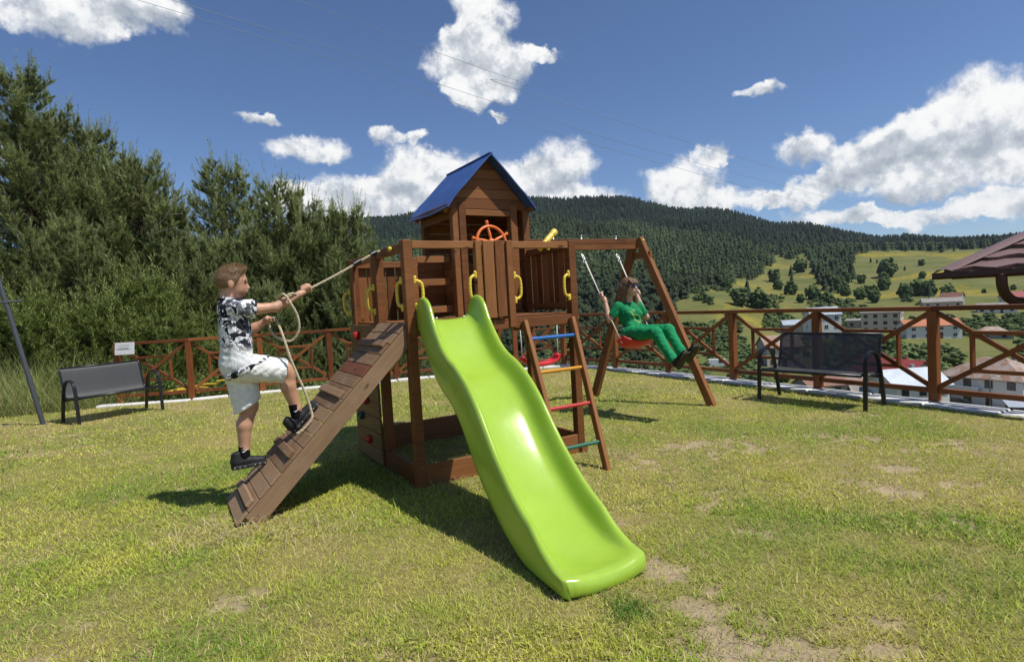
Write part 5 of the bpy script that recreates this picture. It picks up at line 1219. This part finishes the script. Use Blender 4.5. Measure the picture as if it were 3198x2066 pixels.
scatter('hill_forest', CON, X, Y, 9.5 * hx, RNG.uniform(.9, 1.7, n), col, M_far, 'dark conifer forest covering the hill beyond the valley, cloud shadow coloured into its far ridge', 'forest')
X, Y, r, a = wood_pts(3200, 70, 430, -24, 28); n = len(X)
sc = np.clip(r / 300, .45, 1.0); col = np.array([[.028, .040, .019]]) * RNG.uniform(.65, 1.4, (n, 1))
scatter('valley_forest', CON + CON + RND[:2], X, Y, 8.5 * sc * RNG.uniform(.55, 1.3, n), RNG.uniform(1.1, 1.9, n), col, M_far, 'dark mixed wood on the slope behind the person on the swing', 'forest')
# scrub belt on the valley floor and the slope below the terrace
r = RNG.uniform(60, 400, 7000); a = RNG.uniform(2, 50, 7000); nz = fbm(a * .5 + 3, r * .018, 3, 12); Xs = r * np.sin(np.radians(a)); Ys = r * np.cos(np.radians(a))
FIELD = [(75, 125, 70, 28), (150, 195, 75, 40), (60, 150, 22, 26), (160, 280, 25, 45)]
keep = nz > .41 + .18 * ((r > 300) | ((a < 20) & (r > 250)))
HOUSE_SPOTS = []
# ------------------------------------------------------------------ village houses
def hm(name, c, rough=.85, var=.1, vs=1.5): return plain(name, c, rough, .2, var=var, vscale=vs)
W_wht = hm('white_render', (.66, .655, .63), var=.06); W_crm = hm('cream_render', (.55, .50, .38)); W_bge = hm('beige_render', (.50, .46, .37)); W_gry = hm('grey_block', (.30, .29, .275)); W_drk = hm('dark_timber_shed', (.045, .036, .028))
def roofmat(name, c0, c1, ws, metal=0.0, rough=.55):
    m, t, p = newmat(name); tc = t.new('ShaderNodeTexCoord').outputs['Object']; n = t.noise(tc, .8, 5, .7); wv_ = t.new('ShaderNodeTexWave'); t.put(wv_.inputs['Vector'], tc); wv_.inputs['Scale'].default_value = ws; wv_.bands_direction = 'X'
    c = t.mix(t.mapr(n, .4, .62), c0, c1); t.put(p.inputs['Base Color'], t.mix(t.mapr(wv_.outputs[0], .85, 1.0, 0, .45), c, tuple(a * .5 for a in c0))); p.inputs['Roughness'].default_value = rough; p.inputs['Metallic'].default_value = metal; return m
R_rust = roofmat('rusty_sheet_roof', (.36, .30, .26), (.28, .14, .08), 1.0); R_met = roofmat('pale_metal_roof', (.50, .55, .60), (.42, .47, .52), 1.2, .2, .4); R_red = roofmat('red_roof', (.33, .05, .045), (.26, .045, .04), 1.1); R_org = roofmat('orange_tile_roof', (.48, .17, .075), (.40, .14, .07), 1.6); R_brn = roofmat('brown_tile_roof', (.22, .10, .06), (.17, .085, .06), 1.6); R_gry = roofmat('grey_slab_roof', (.30, .28, .26), (.24, .2, .17), .8)
M_pane = plain('window_glass', (.035, .042, .05), .12, .6); M_frm = hm('white_frame', (.6, .6, .58)); M_frmb = hm('brown_frame', (.12, .07, .045))
def house(x, y, rz, w, d, h, rh, wallm, roofm, label, kind='gable', floors=2, cols=4, frame=M_frm, chim=True, over=.4, balcony=False, name='house', side=True):
    """w along local x (ridge direction), d depth; local -y faces the lawn"""
    z = float(terrain(x, y)) - .3; e = tag(empty(name, (x, y, z), rz), label, 'house' if name == 'house' else 'shed'); HOUSE_SPOTS.append((x, y, max(w, d) * .75))
    m = MB(); hw, hd = w / 2, d / 2
    m.add([(-hw, -hd, -4), (hw, -hd, -4), (hw, hd, -4), (-hw, hd, -4), (-hw, -hd, h), (hw, -hd, h), (hw, hd, h), (-hw, hd, h)], [(0, 1, 5, 4), (1, 2, 6, 5), (2, 3, 7, 6), (3, 0, 4, 7), (4, 5, 6, 7)])
    if kind == 'gable': m.add([(-hw, -hd, h), (-hw, hd, h), (-hw, 0, h + rh), (hw, -hd, h), (hw, hd, h), (hw, 0, h + rh)], [(0, 2, 1), (3, 4, 5)])
    m.obj('wall', wallm, e)
    o = over; sl_ = rh / hd; zo = h - o * sl_
    rf = MB(); th = .16
    if kind == 'gable':
        for sg in (-1, 1): rf.prism([(-hw - o, sg * (hd + o), zo), (hw + o, sg * (hd + o), zo), (hw + o, 0, h + rh + .01), (-hw - o, 0, h + rh + .01)], (0, 0, th))
    elif kind == 'hip':
        hr = max(.3, hw - hd); A = [(-hw - o, -hd - o, zo), (hw + o, -hd - o, zo), (hw + o, hd + o, zo), (-hw - o, hd + o, zo), (-hr, 0, h + rh), (hr, 0, h + rh)]
        rf.add(A + [(p_[0], p_[1], p_[2] - th) for p_ in A[:4]], [(0, 1, 5, 4), (1, 2, 5), (2, 3, 4, 5), (3, 0, 4), (0, 6, 7, 1), (1, 7, 8, 2), (2, 8, 9, 3), (3, 9, 6, 0), (9, 8, 7, 6)])
    else: rf.prism([(-hw - o, -hd - o, h + .05), (hw + o, -hd - o, h + .05), (hw + o, hd + o, h + rh), (-hw - o, hd + o, h + rh)], (0, 0, th))
    ro = rf.obj('roof', roofm, e)
    if chim: MB().box((w * .18, d * .12, h + rh * .95), (.6, .6, 1.5), .03).obj('chimney', W_gry if roofm != R_red else R_brn, ro)
    fh = h / floors
    def win(cx, cy, cz, ww, wh, nx, ny):
        if nx: M = (.10, ww, wh); G = (.06, ww - .2, wh - .2)
        else: M = (ww, .10, wh); G = (ww - .2, .06, wh - .2)
        wo_ = MB().box((cx + nx * .03, cy + ny * .03, cz), M, .02).obj('window', frame, e); MB().box((cx + nx * .07, cy + ny * .07, cz), G, .01).obj('pane', M_pane, wo_)
        if nx: MB().box((cx + nx * .09, cy + ny * .09, cz), (.05, .05, wh - .2), .005).obj('mullion', frame, wo_)
        else: MB().box((cx + nx * .09, cy + ny * .09, cz), (.05, .05, wh - .2), .005).obj('mullion', frame, wo_)
    for fl in range(floors):
        zc = fl * fh + fh * .55
        for k in range(cols):
            if fl == 0 and k == cols // 2 and cols > 2:
                do = MB().box((-hw + w * (k + .5) / cols, -hd - .03, 1.05), (1.0, .10, 2.1), .02).obj('door', M_frmb, e); continue
            win(-hw + w * (k + .5) / cols, -hd, zc, min(1.25, w / cols * .55), min(1.35, fh * .5), 0, -1)
        if side:
            for k in range(max(1, cols - 2)):
                for sg in (-1, 1): win(sg * hw, -hd + d * (k + .5) / max(1, cols - 2), zc, 1.1, min(1.3, fh * .5), sg, 0)
    if balcony:
        MB().box((-w * .12, -hd - .6, fh + .05), (w * .34, 1.2, .15), .02).obj('balcony', W_gry, e); MB().box((-w * .12, -hd - 1.18, fh + .55), (w * .34, .06, .9), .02).obj('balcony_railing', M_frm, e)
    return e
def face(x, y, off=0): return -math.atan2(x, y) + rad(off)
house(86.5, 105, face(84, 104, -28), 13.5, 10, 5.6, 3.0, W_wht, R_rust, 'large off white house with rusty hipped roof at lower right', 'hip', 2, 4, M_frmb, True, .5, True)
house(65.4, 97.2, face(66, 97, 38), 9, 7.0, 5.0, 2.2, W_wht, R_met, 'white house with pale metal roof behind the bench end', 'gable', 2, 3, M_frmb, True, .5)
house(80.5, 124, face(80, 123, -38), 12.5, 8, 3.2, 2.4, W_crm, R_red, 'cream house with dark red roof behind the right bench', 'gable', 1, 3, M_frmb, True, .7)
house(131, 184, face(131, 184, 22), 15, 8, 4.2, 1.7, W_wht, R_org, 'long white house with orange tiled roof left of the fence post', 'gable', 2, 4)
house(133, 210, face(133, 208, -8), 12, 8, 7.2, 1.2, W_bge, R_gry, 'beige three storey house with flat roof above the right bench', 'flat', 3, 4, M_frmb, False)
house(107, 202, face(108, 200, 20), 9.5, 8.5, 8.6, 2.2, W_wht, R_met, 'tall white house with pale blue metal roof behind the fence post', 'gable', 3, 3)
house(138, 234, face(138, 232, 0), 7, 5, 3.2, .5, W_gry, R_gry, 'low grey garage beside the beige three storey house', 'flat', 1, 2, M_frmb, False, name='shed')
house(146, 178, face(145, 177, 15), 9, 6, 1.8, 2.0, W_gry, R_rust, 'small shed with rusty hipped roof among the bushes on the right', 'hip', 1, 2, M_frmb, False, name='shed')
house(213, 290, face(212, 292, 10), 16, 8, 3.4, 1.8, W_bge, R_gry, 'low beige house with grey roof just above the fence rail', 'gable', 1, 4, M_frmb, False)
house(226, 300, face(226, 300, -15), 9, 7, 4, 2.2, W_gry, R_brn, 'dark roofed barn among the willows above the rail', 'gable', 1, 2, M_frmb, False, name='shed')
house(243, 280, face(240, 275, 20), 13, 8, 5, 2.4, W_wht, R_red, 'white house with red roof beside the drainpipe bend', 'gable', 2, 4)
house(222, 268, face(222, 268, 5), 14, 7, 3, 1.6, W_wht, R_gry, 'long low house under the brown drainpipe', 'gable', 1, 4, M_frmb, False)
house(71, 156, face(72, 155, 20), 9, 8, 5.5, 2.5, W_bge, R_rust, 'beige house with rusty roof seen behind the left bench arm', 'gable', 2, 3, M_frmb)
house(57.5, 110, face(58, 109, 35), 7.5, 5, 2.4, 1.4, W_gry, R_brn, 'low shed with brown tiled roof under the bench seat', 'gable', 1, 2, M_frmb, False, name='shed')
house(66.5, 114, face(66, 114, -10), 7, 5, 2.6, 1.4, W_bge, R_rust, 'low outbuilding with rusty roof under the bench seat', 'gable', 1, 2, M_frmb, False, name='shed')
house(61.6, 101, face(61, 101, 15), 6, 4.4, 2.8, 1.0, W_drk, R_gry, 'dark timber shed left of the white metal roofed house', 'gable', 1, 1, M_frmb, False, name='shed')
house(80.5, 90.5, face(80, 91, 12), 6, 4, 2.6, .5, W_drk, R_met, 'dark timber shed with pale flat roof at the right edge', 'flat', 1, 1, M_frmb, False, name='shed')
house(118, 232, face(118, 232, 12), 20, 8, 3.6, 1.6, W_gry, R_met, 'long farm building with pale blue roof above the fence rail', 'gable', 1, 4, M_frmb, False)
# road in the village
M_road = hm('pale_concrete_road', (.50, .48, .44), .9)
pts = bez([(62, 104, 0), (72.5, 101.5, 0), (79, 97.5, 0), (84, 93, 0), (90, 86, 0)], 8); m = MB(); rows = []
for i, q in enumerate(pts):
    d = (pts[min(i + 1, len(pts) - 1)] - pts[max(i - 1, 0)]).normalized(); nn = Vector((-d.y, d.x, 0)); row = []
    for s in (-2.4, 2.4): w = q + nn * s; row.append(Vector((w.x, w.y, float(terrain(w.x, w.y)) + .25)))
    rows.append(row)
tag(m.grid(rows).obj('village_road', M_road), kind='structure'); HOUSE_SPOTS += [(75, 100, 6), (82, 95, 6)]
# vehicles
M_tyre = plain('tyre', (.015, .015, .016), .8, .2); M_cdark = plain('dark_car_paint', (.02, .024, .026), .25, .6); M_cwht = plain('white_van_paint', (.66, .67, .68), .3, .5)
def vehicle(x, y, rz, L, Wd, prof, gl, paint, label, cat, name):
    z = float(terrain(x, y)) + .3; e = tag(empty(name, (x, y, z), rz), label, cat); HOUSE_SPOTS.append((x, y, 4))
    n = len(prof); m = MB(); m.prism([(a, -Wd / 2, b) for a, b in prof], (0, Wd, 0)); m.obj('body', paint, e)
    for sg in (-1, 1): MB().prism([(a, sg * (Wd / 2 + .01) - (.0 if sg > 0 else .0), b) for a, b in gl], (0, sg * .02, 0)).obj('side_window', M_pane, e)
    for xx in (-L * .3, L * .3):
        for sg in (-1, 1):
            w = MB().tube([(xx, sg * Wd / 2 - sg * .2, .32), (xx, sg * Wd / 2 + sg * .02, .32)], .33, 16).obj('wheel', M_tyre, e, True, 40); MB().tube([(xx, sg * Wd / 2 + sg * .02, .32), (xx, sg * Wd / 2 + sg * .03, .32)], .19, 12).obj('rim', M_steel, w, True, 40)
    return e
vehicle(76.5, 101.2, face(77, 102, 18), 4.2, 1.7, [(-2.1, .35), (2.1, .35), (2.1, .8), (1.9, .95), (1.1, 1.02), (.5, 1.45), (-1.2, 1.48), (-2.0, .98), (-2.1, .8)], [(.9, 1.02), (.45, 1.38), (-1.1, 1.40), (-1.7, 1.02)], M_cdark, 'small dark car parked on the village road below the fence', 'car', 'parked_car')
vehicle(51.6, 147, face(52, 147, 12), 5.2, 1.95, [(-2.6, .35), (2.6, .35), (2.6, 1.0), (2.3, 1.15), (1.6, 2.05), (-2.55, 2.1), (-2.6, 1.9)], [(1.95, 1.25), (1.5, 1.85), (-.2, 1.88), (-.2, 1.25)], M_cwht, 'white van parked in the valley seen under the swing leg', 'van', 'parked_van')
# street lamp
lp = tag(empty('street_lamp', (78.8, 96.6, float(terrain(78.8, 96.6)))), 'thin grey street lamp beside the village road', 'lamp'); MB().tube([(0, 0, 0), (0, 0, 6.2)], [.10, .06], 8).obj('pole', M_grym, lp, True); MB().tube([(0, 0, 6.1), (.5, -.2, 6.25), (1.0, -.3, 6.2)], .04, 6).obj('arm', M_grym, lp, True); MB().box((1.1, -.3, 6.17), (.5, .2, .12), .03).obj('lamp_head', M_frm, lp)
# scrub after the houses, so that none grows through them
for (hx_, hy_, hr_) in HOUSE_SPOTS: 
    dd = np.hypot(Xs - hx_, Ys - hy_); keep &= dd > hr_; u_ = np.array([hx_, hy_]) / math.hypot(hx_, hy_); al = Xs * u_[0] + Ys * u_[1]; pe = np.abs(Xs * u_[1] - Ys * u_[0]); keep &= ~((pe < hr_ * .8) & (al < math.hypot(hx_, hy_)) & (al > math.hypot(hx_, hy_) - 26))
Xs, Ys, rs_ = Xs[keep], Ys[keep], r[keep]; n = len(Xs); g = fbm(Xs * .03, Ys * .03, 3, 44)[:, None]
col = (np.array([[.055, .085, .028]]) * (1 - g) + np.array([[.115, .15, .055]]) * g) * RNG.uniform(.75, 1.3, (n, 1))
scatter('valley_scrub', RND, Xs, Ys, RNG.uniform(1.2, 4.0, n), RNG.uniform(1.2, 2.2, n), col, M_far, 'pale green willow and bush scrub round the village houses', 'scrub', .2)
# single trees on the meadow
def tree_mesh(kind, seed):
    rg = np.random.default_rng(seed)
    tk = MB().tube([(0, 0, -.1), (0, 0, .5)], [.03, .015], 6).mesh('tree_trunk', M_bark, True)
    if kind == 'c': V, T = conifer(seed, 8, 8)
    else: V, T = roundtree(seed, 190)
    c = np.array([.030, .045, .020]) if kind == 'c' else np.array([.060, .090, .030])
    col = c[None] * rg.uniform(.65, 1.4, (len(V), 1)); return tk, np_mesh('tree_crown', V, T, None, col, False, M_far)
TM = {'c': [tree_mesh('c', 61), tree_mesh('c', 62)], 'r': [tree_mesh('r', 71), tree_mesh('r', 72), tree_mesh('r', 73)]}
MT = [(135.5, 366.6, 8, 'r', 'round light green tree at the edge of the flowering meadow'), (117.3, 300.4, 9.5, 'r', 'left bush of the tree group right of the swing leg'), (123.5, 305, 14.5, 'c', 'dark pointed spruce in the tree group right of the swing leg'), (128.8, 302.4, 11.6, 'r', 'big round tree in the group right of the swing leg'),
 (182.6, 381.5, 9.4, 'r', None), (199, 435.4, 8.3, 'r', None), (182.4, 353, 9.7, 'r', None), (168.7, 341, 5.6, 'r', None), (243, 433, 10.7, 'r', None), (274, 470, 19, 'c', 'tall dark spruce in the middle of the meadow'), (275.7, 460, 7.5, 'r', None), (311, 484, 16, 'r', 'large dark oak alone on the right meadow'), (335.5, 508, 7, 'c', None), (337, 500, 5, 'c', None), (368, 597, 6, 'c', None), (370, 590, 5.2, 'c', None), (500, 720, 5, 'c', None), (478, 630, 6.5, 'c', None), (465, 631, 4.5, 'r', None), (376, 535, 6.4, 'r', 'pale round bush alone on the upper meadow'),
 (229, 340, 9, 'r', None), (258, 370, 12, 'r', None), (235, 329, 10, 'c', None), (269.5, 423, 10, 'r', None), (236, 316, 9, 'r', None), (239, 389, 9, 'r', None), (226.6, 396.6, 8, 'r', None), (178.5, 331.6, 8, 'r', None), (287, 355, 3, 'r', None), (304, 354, 3.6, 'r', None), (279, 563, 14, 'r', None), (259, 490, 16, 'c', None), (252, 525, 11.5, 'c', None), (283, 513, 14, 'c', None), (218, 483, 11, 'r', None), (226, 470, 9, 'c', None), (300, 470, 8, 'r', None), (264, 462, 10, 'r', None), (318, 452, 6, 'r', None), (210, 352, 8, 'r', None), (205, 330, 7, 'r', None), (246, 345, 10, 'r', None)]
for i, (x, y, h, k, lb) in enumerate(MT):
    e = tag(empty('meadow_tree', (x, y, float(terrain(x, y)) - .2), i * 1.7), lb or ('small dark spruce among the scattered meadow trees' if k == 'c' else 'round green bush among the scattered meadow trees'), 'tree', 'trees scattered over the far meadow')
    e.scale = (h * (1.1 if k == 'r' else .95), h * (1.1 if k == 'r' else .95), h); tm = TM[k][i % len(TM[k])]; link('trunk', tm[0], e); link('crown', tm[1], e)

# ------------------------------------------------------------------ overhead wires
M_wire = plain('wire', (.34, .36, .38), .4, .4, metal=.3)
for i, (pts, lb) in enumerate(([[(-16.4, 8.8, 11.6), (-7.0, 28, 14.96), (1.33, 45, 17.93), (34.59, 90, 21.74), (339.86, 400, 27.58)], 'topmost thin overhead wire crossing the sky'], [[(-16.9, 8.8, 10.2), (-7.51, 28, 13.52), (2.31, 48, 16.44), (36.4, 95, 20.16), (223.2, 300, 26.71)], 'middle thin overhead wire crossing the sky'], [[(-17.8, 8.8, 10.4), (-8.33, 28, 13.31), (1.57, 48, 15.63), (36.33, 95, 18.46), (207.8, 300, 24.32)], 'lowest thin overhead wire crossing the sky'])):
    tag(MB().tube(bez(pts, 10), [.008] * 15 + [.013] * 10 + [.02] * 16, 5).obj('overhead_wire', M_wire, None, True), lb, 'wire', 'overhead wires')

# ------------------------------------------------------------------ neighbouring roof at the right
nbh = tag(empty('neighbour_building', (8.1, 11, 0), rad(-38)), 'neighbouring building with brown metal tile roof and gutter at the right edge', 'building')
M_tile = plain('brown_metal_tile', (.20, .125, .115), .42, .5, var=.12, vscale=3); M_gut = plain('dark_brown_gutter', (.085, .030, .016), .5, .4); M_soff = hm('soffit_board', (.32, .22, .12))
sl2 = .50; z0 = 1.33
hipx = lambda y: y * 1.0            # the hip line in plan
ncr = 11; dy = .37
for k in range(ncr):
    ya, yb = k * dy, (k + 1) * dy + .04; xa = hipx(k * dy) + .04; rows = [[], []]; nx_ = 60
    for j in range(nx_ + 1):
        x = xa + (9.0 - xa) * j / nx_; wv_ = .028 * math.sin(x * 6.283 / .62 + .5 * (k % 2) * 0); ex = .085 * math.sin(x * 6.283 / .62)
        rows[0].append(Vector((x, ya - ex, z0 + sl2 * (ya - ex) + .085 + wv_ * .6))); rows[1].append(Vector((max(x, hipx(yb) + .0), yb, z0 + sl2 * yb + wv_ * .6 + .012)))
    low = [[p_ + Vector((0, .05, -.075)) for p_ in rows[0]], rows[0]]
    m = MB().grid(low); m.grid(rows); m.obj('tile_course', M_tile, nbh, True, 50)
cap_ = [Vector((hipx(s) , s, z0 + sl2 * s)) for s in (0, 1, 2, 3, 4, 5)]
rows = []
for q in cap_: rows.append([q + Vector((-.16, .02, -.01)), q + Vector((-.07, -.02, .07)), q + Vector((.06, -.06, .085)), q + Vector((.17, -.10, .04))])
MB().grid(rows).obj('hip_cap', M_tile, nbh, True)
MB().prism([(hipx(0) - .05, 0, z0 - .01), (hipx(5), 5, z0 + sl2 * 5 - .01), (9, 5, z0 + sl2 * 5 - .01), (9, 0, z0 - .01)], (0, 0, -.03)).obj('roof_deck', M_soff, nbh)
MB().prism([(0, .03, z0 - .02), (hipx(5), 5, z0 + sl2 * 5 - .02), (0, 6.5, z0 - .02), (0, .5, z0 - .02)], (0, 0, -.03)).obj('side_roof', M_tile, nbh)
gt = []
for x in (-.14, 9.0): gt.append([Vector((x, -.02, z0 + .02)), Vector((x, -.13, z0 + .02)), Vector((x, -.14, z0 - .07)), Vector((x, -.10, z0 - .105)), Vector((x, -.02, z0 - .105)), Vector((x, -.02, z0 + .02))])
m = MB().grid(gt); m.f.append(list(range(5))); m.uv.append(None); m.obj('gutter', M_gut, nbh)
MB().box((4.6, .65, z0 - .10), (8.9, 1.2, .04), .005).obj('soffit', M_soff, nbh)
MB().tube(bez([(.86, -.06, z0 - .06), (.87, -.05, z0 - .28), (.93, .05, z0 - .46), (1.08, .25, z0 - .58), (1.45, .7, z0 - .66), (1.9, 1.15, z0 - .8), (1.95, 1.2, -4)], 6), .085, 14).obj('downpipe', M_gut, nbh, True)
MB().box((5.2, 2.8, -1.6), (7.2, 3, 5.6), .02).obj('wall', W_crm, nbh)
# ------------------------------------------------------------------ thin summer haze over the valley
mh = bpy.data.materials.new('haze_air'); mh.use_nodes = True; th_ = NT(mh.node_tree); th_.n.clear()
pv_ = th_.new('ShaderNodeVolumePrincipled'); pv_.inputs['Color'].default_value = (.62, .74, .92, 1); pv_.inputs['Density'].default_value = .00006; pv_.inputs['Anisotropy'].default_value = .3
oh = th_.new('ShaderNodeOutputMaterial'); th_.l.new(pv_.outputs[0], oh.inputs['Volume'])
hz = MB(); hz.add([(x, y, z) for z in (-27, 262) for (x, y) in ((-3400, -3400), (3400, -3400), (3400, 3400), (-3400, 3400))], [(3, 2, 1, 0), (4, 5, 6, 7), (0, 1, 5, 4), (1, 2, 6, 5), (2, 3, 7, 6), (3, 0, 4, 7)])
tag(hz.obj('haze', mh), 'thin blue summer haze over the valley', 'haze', kind='stuff')
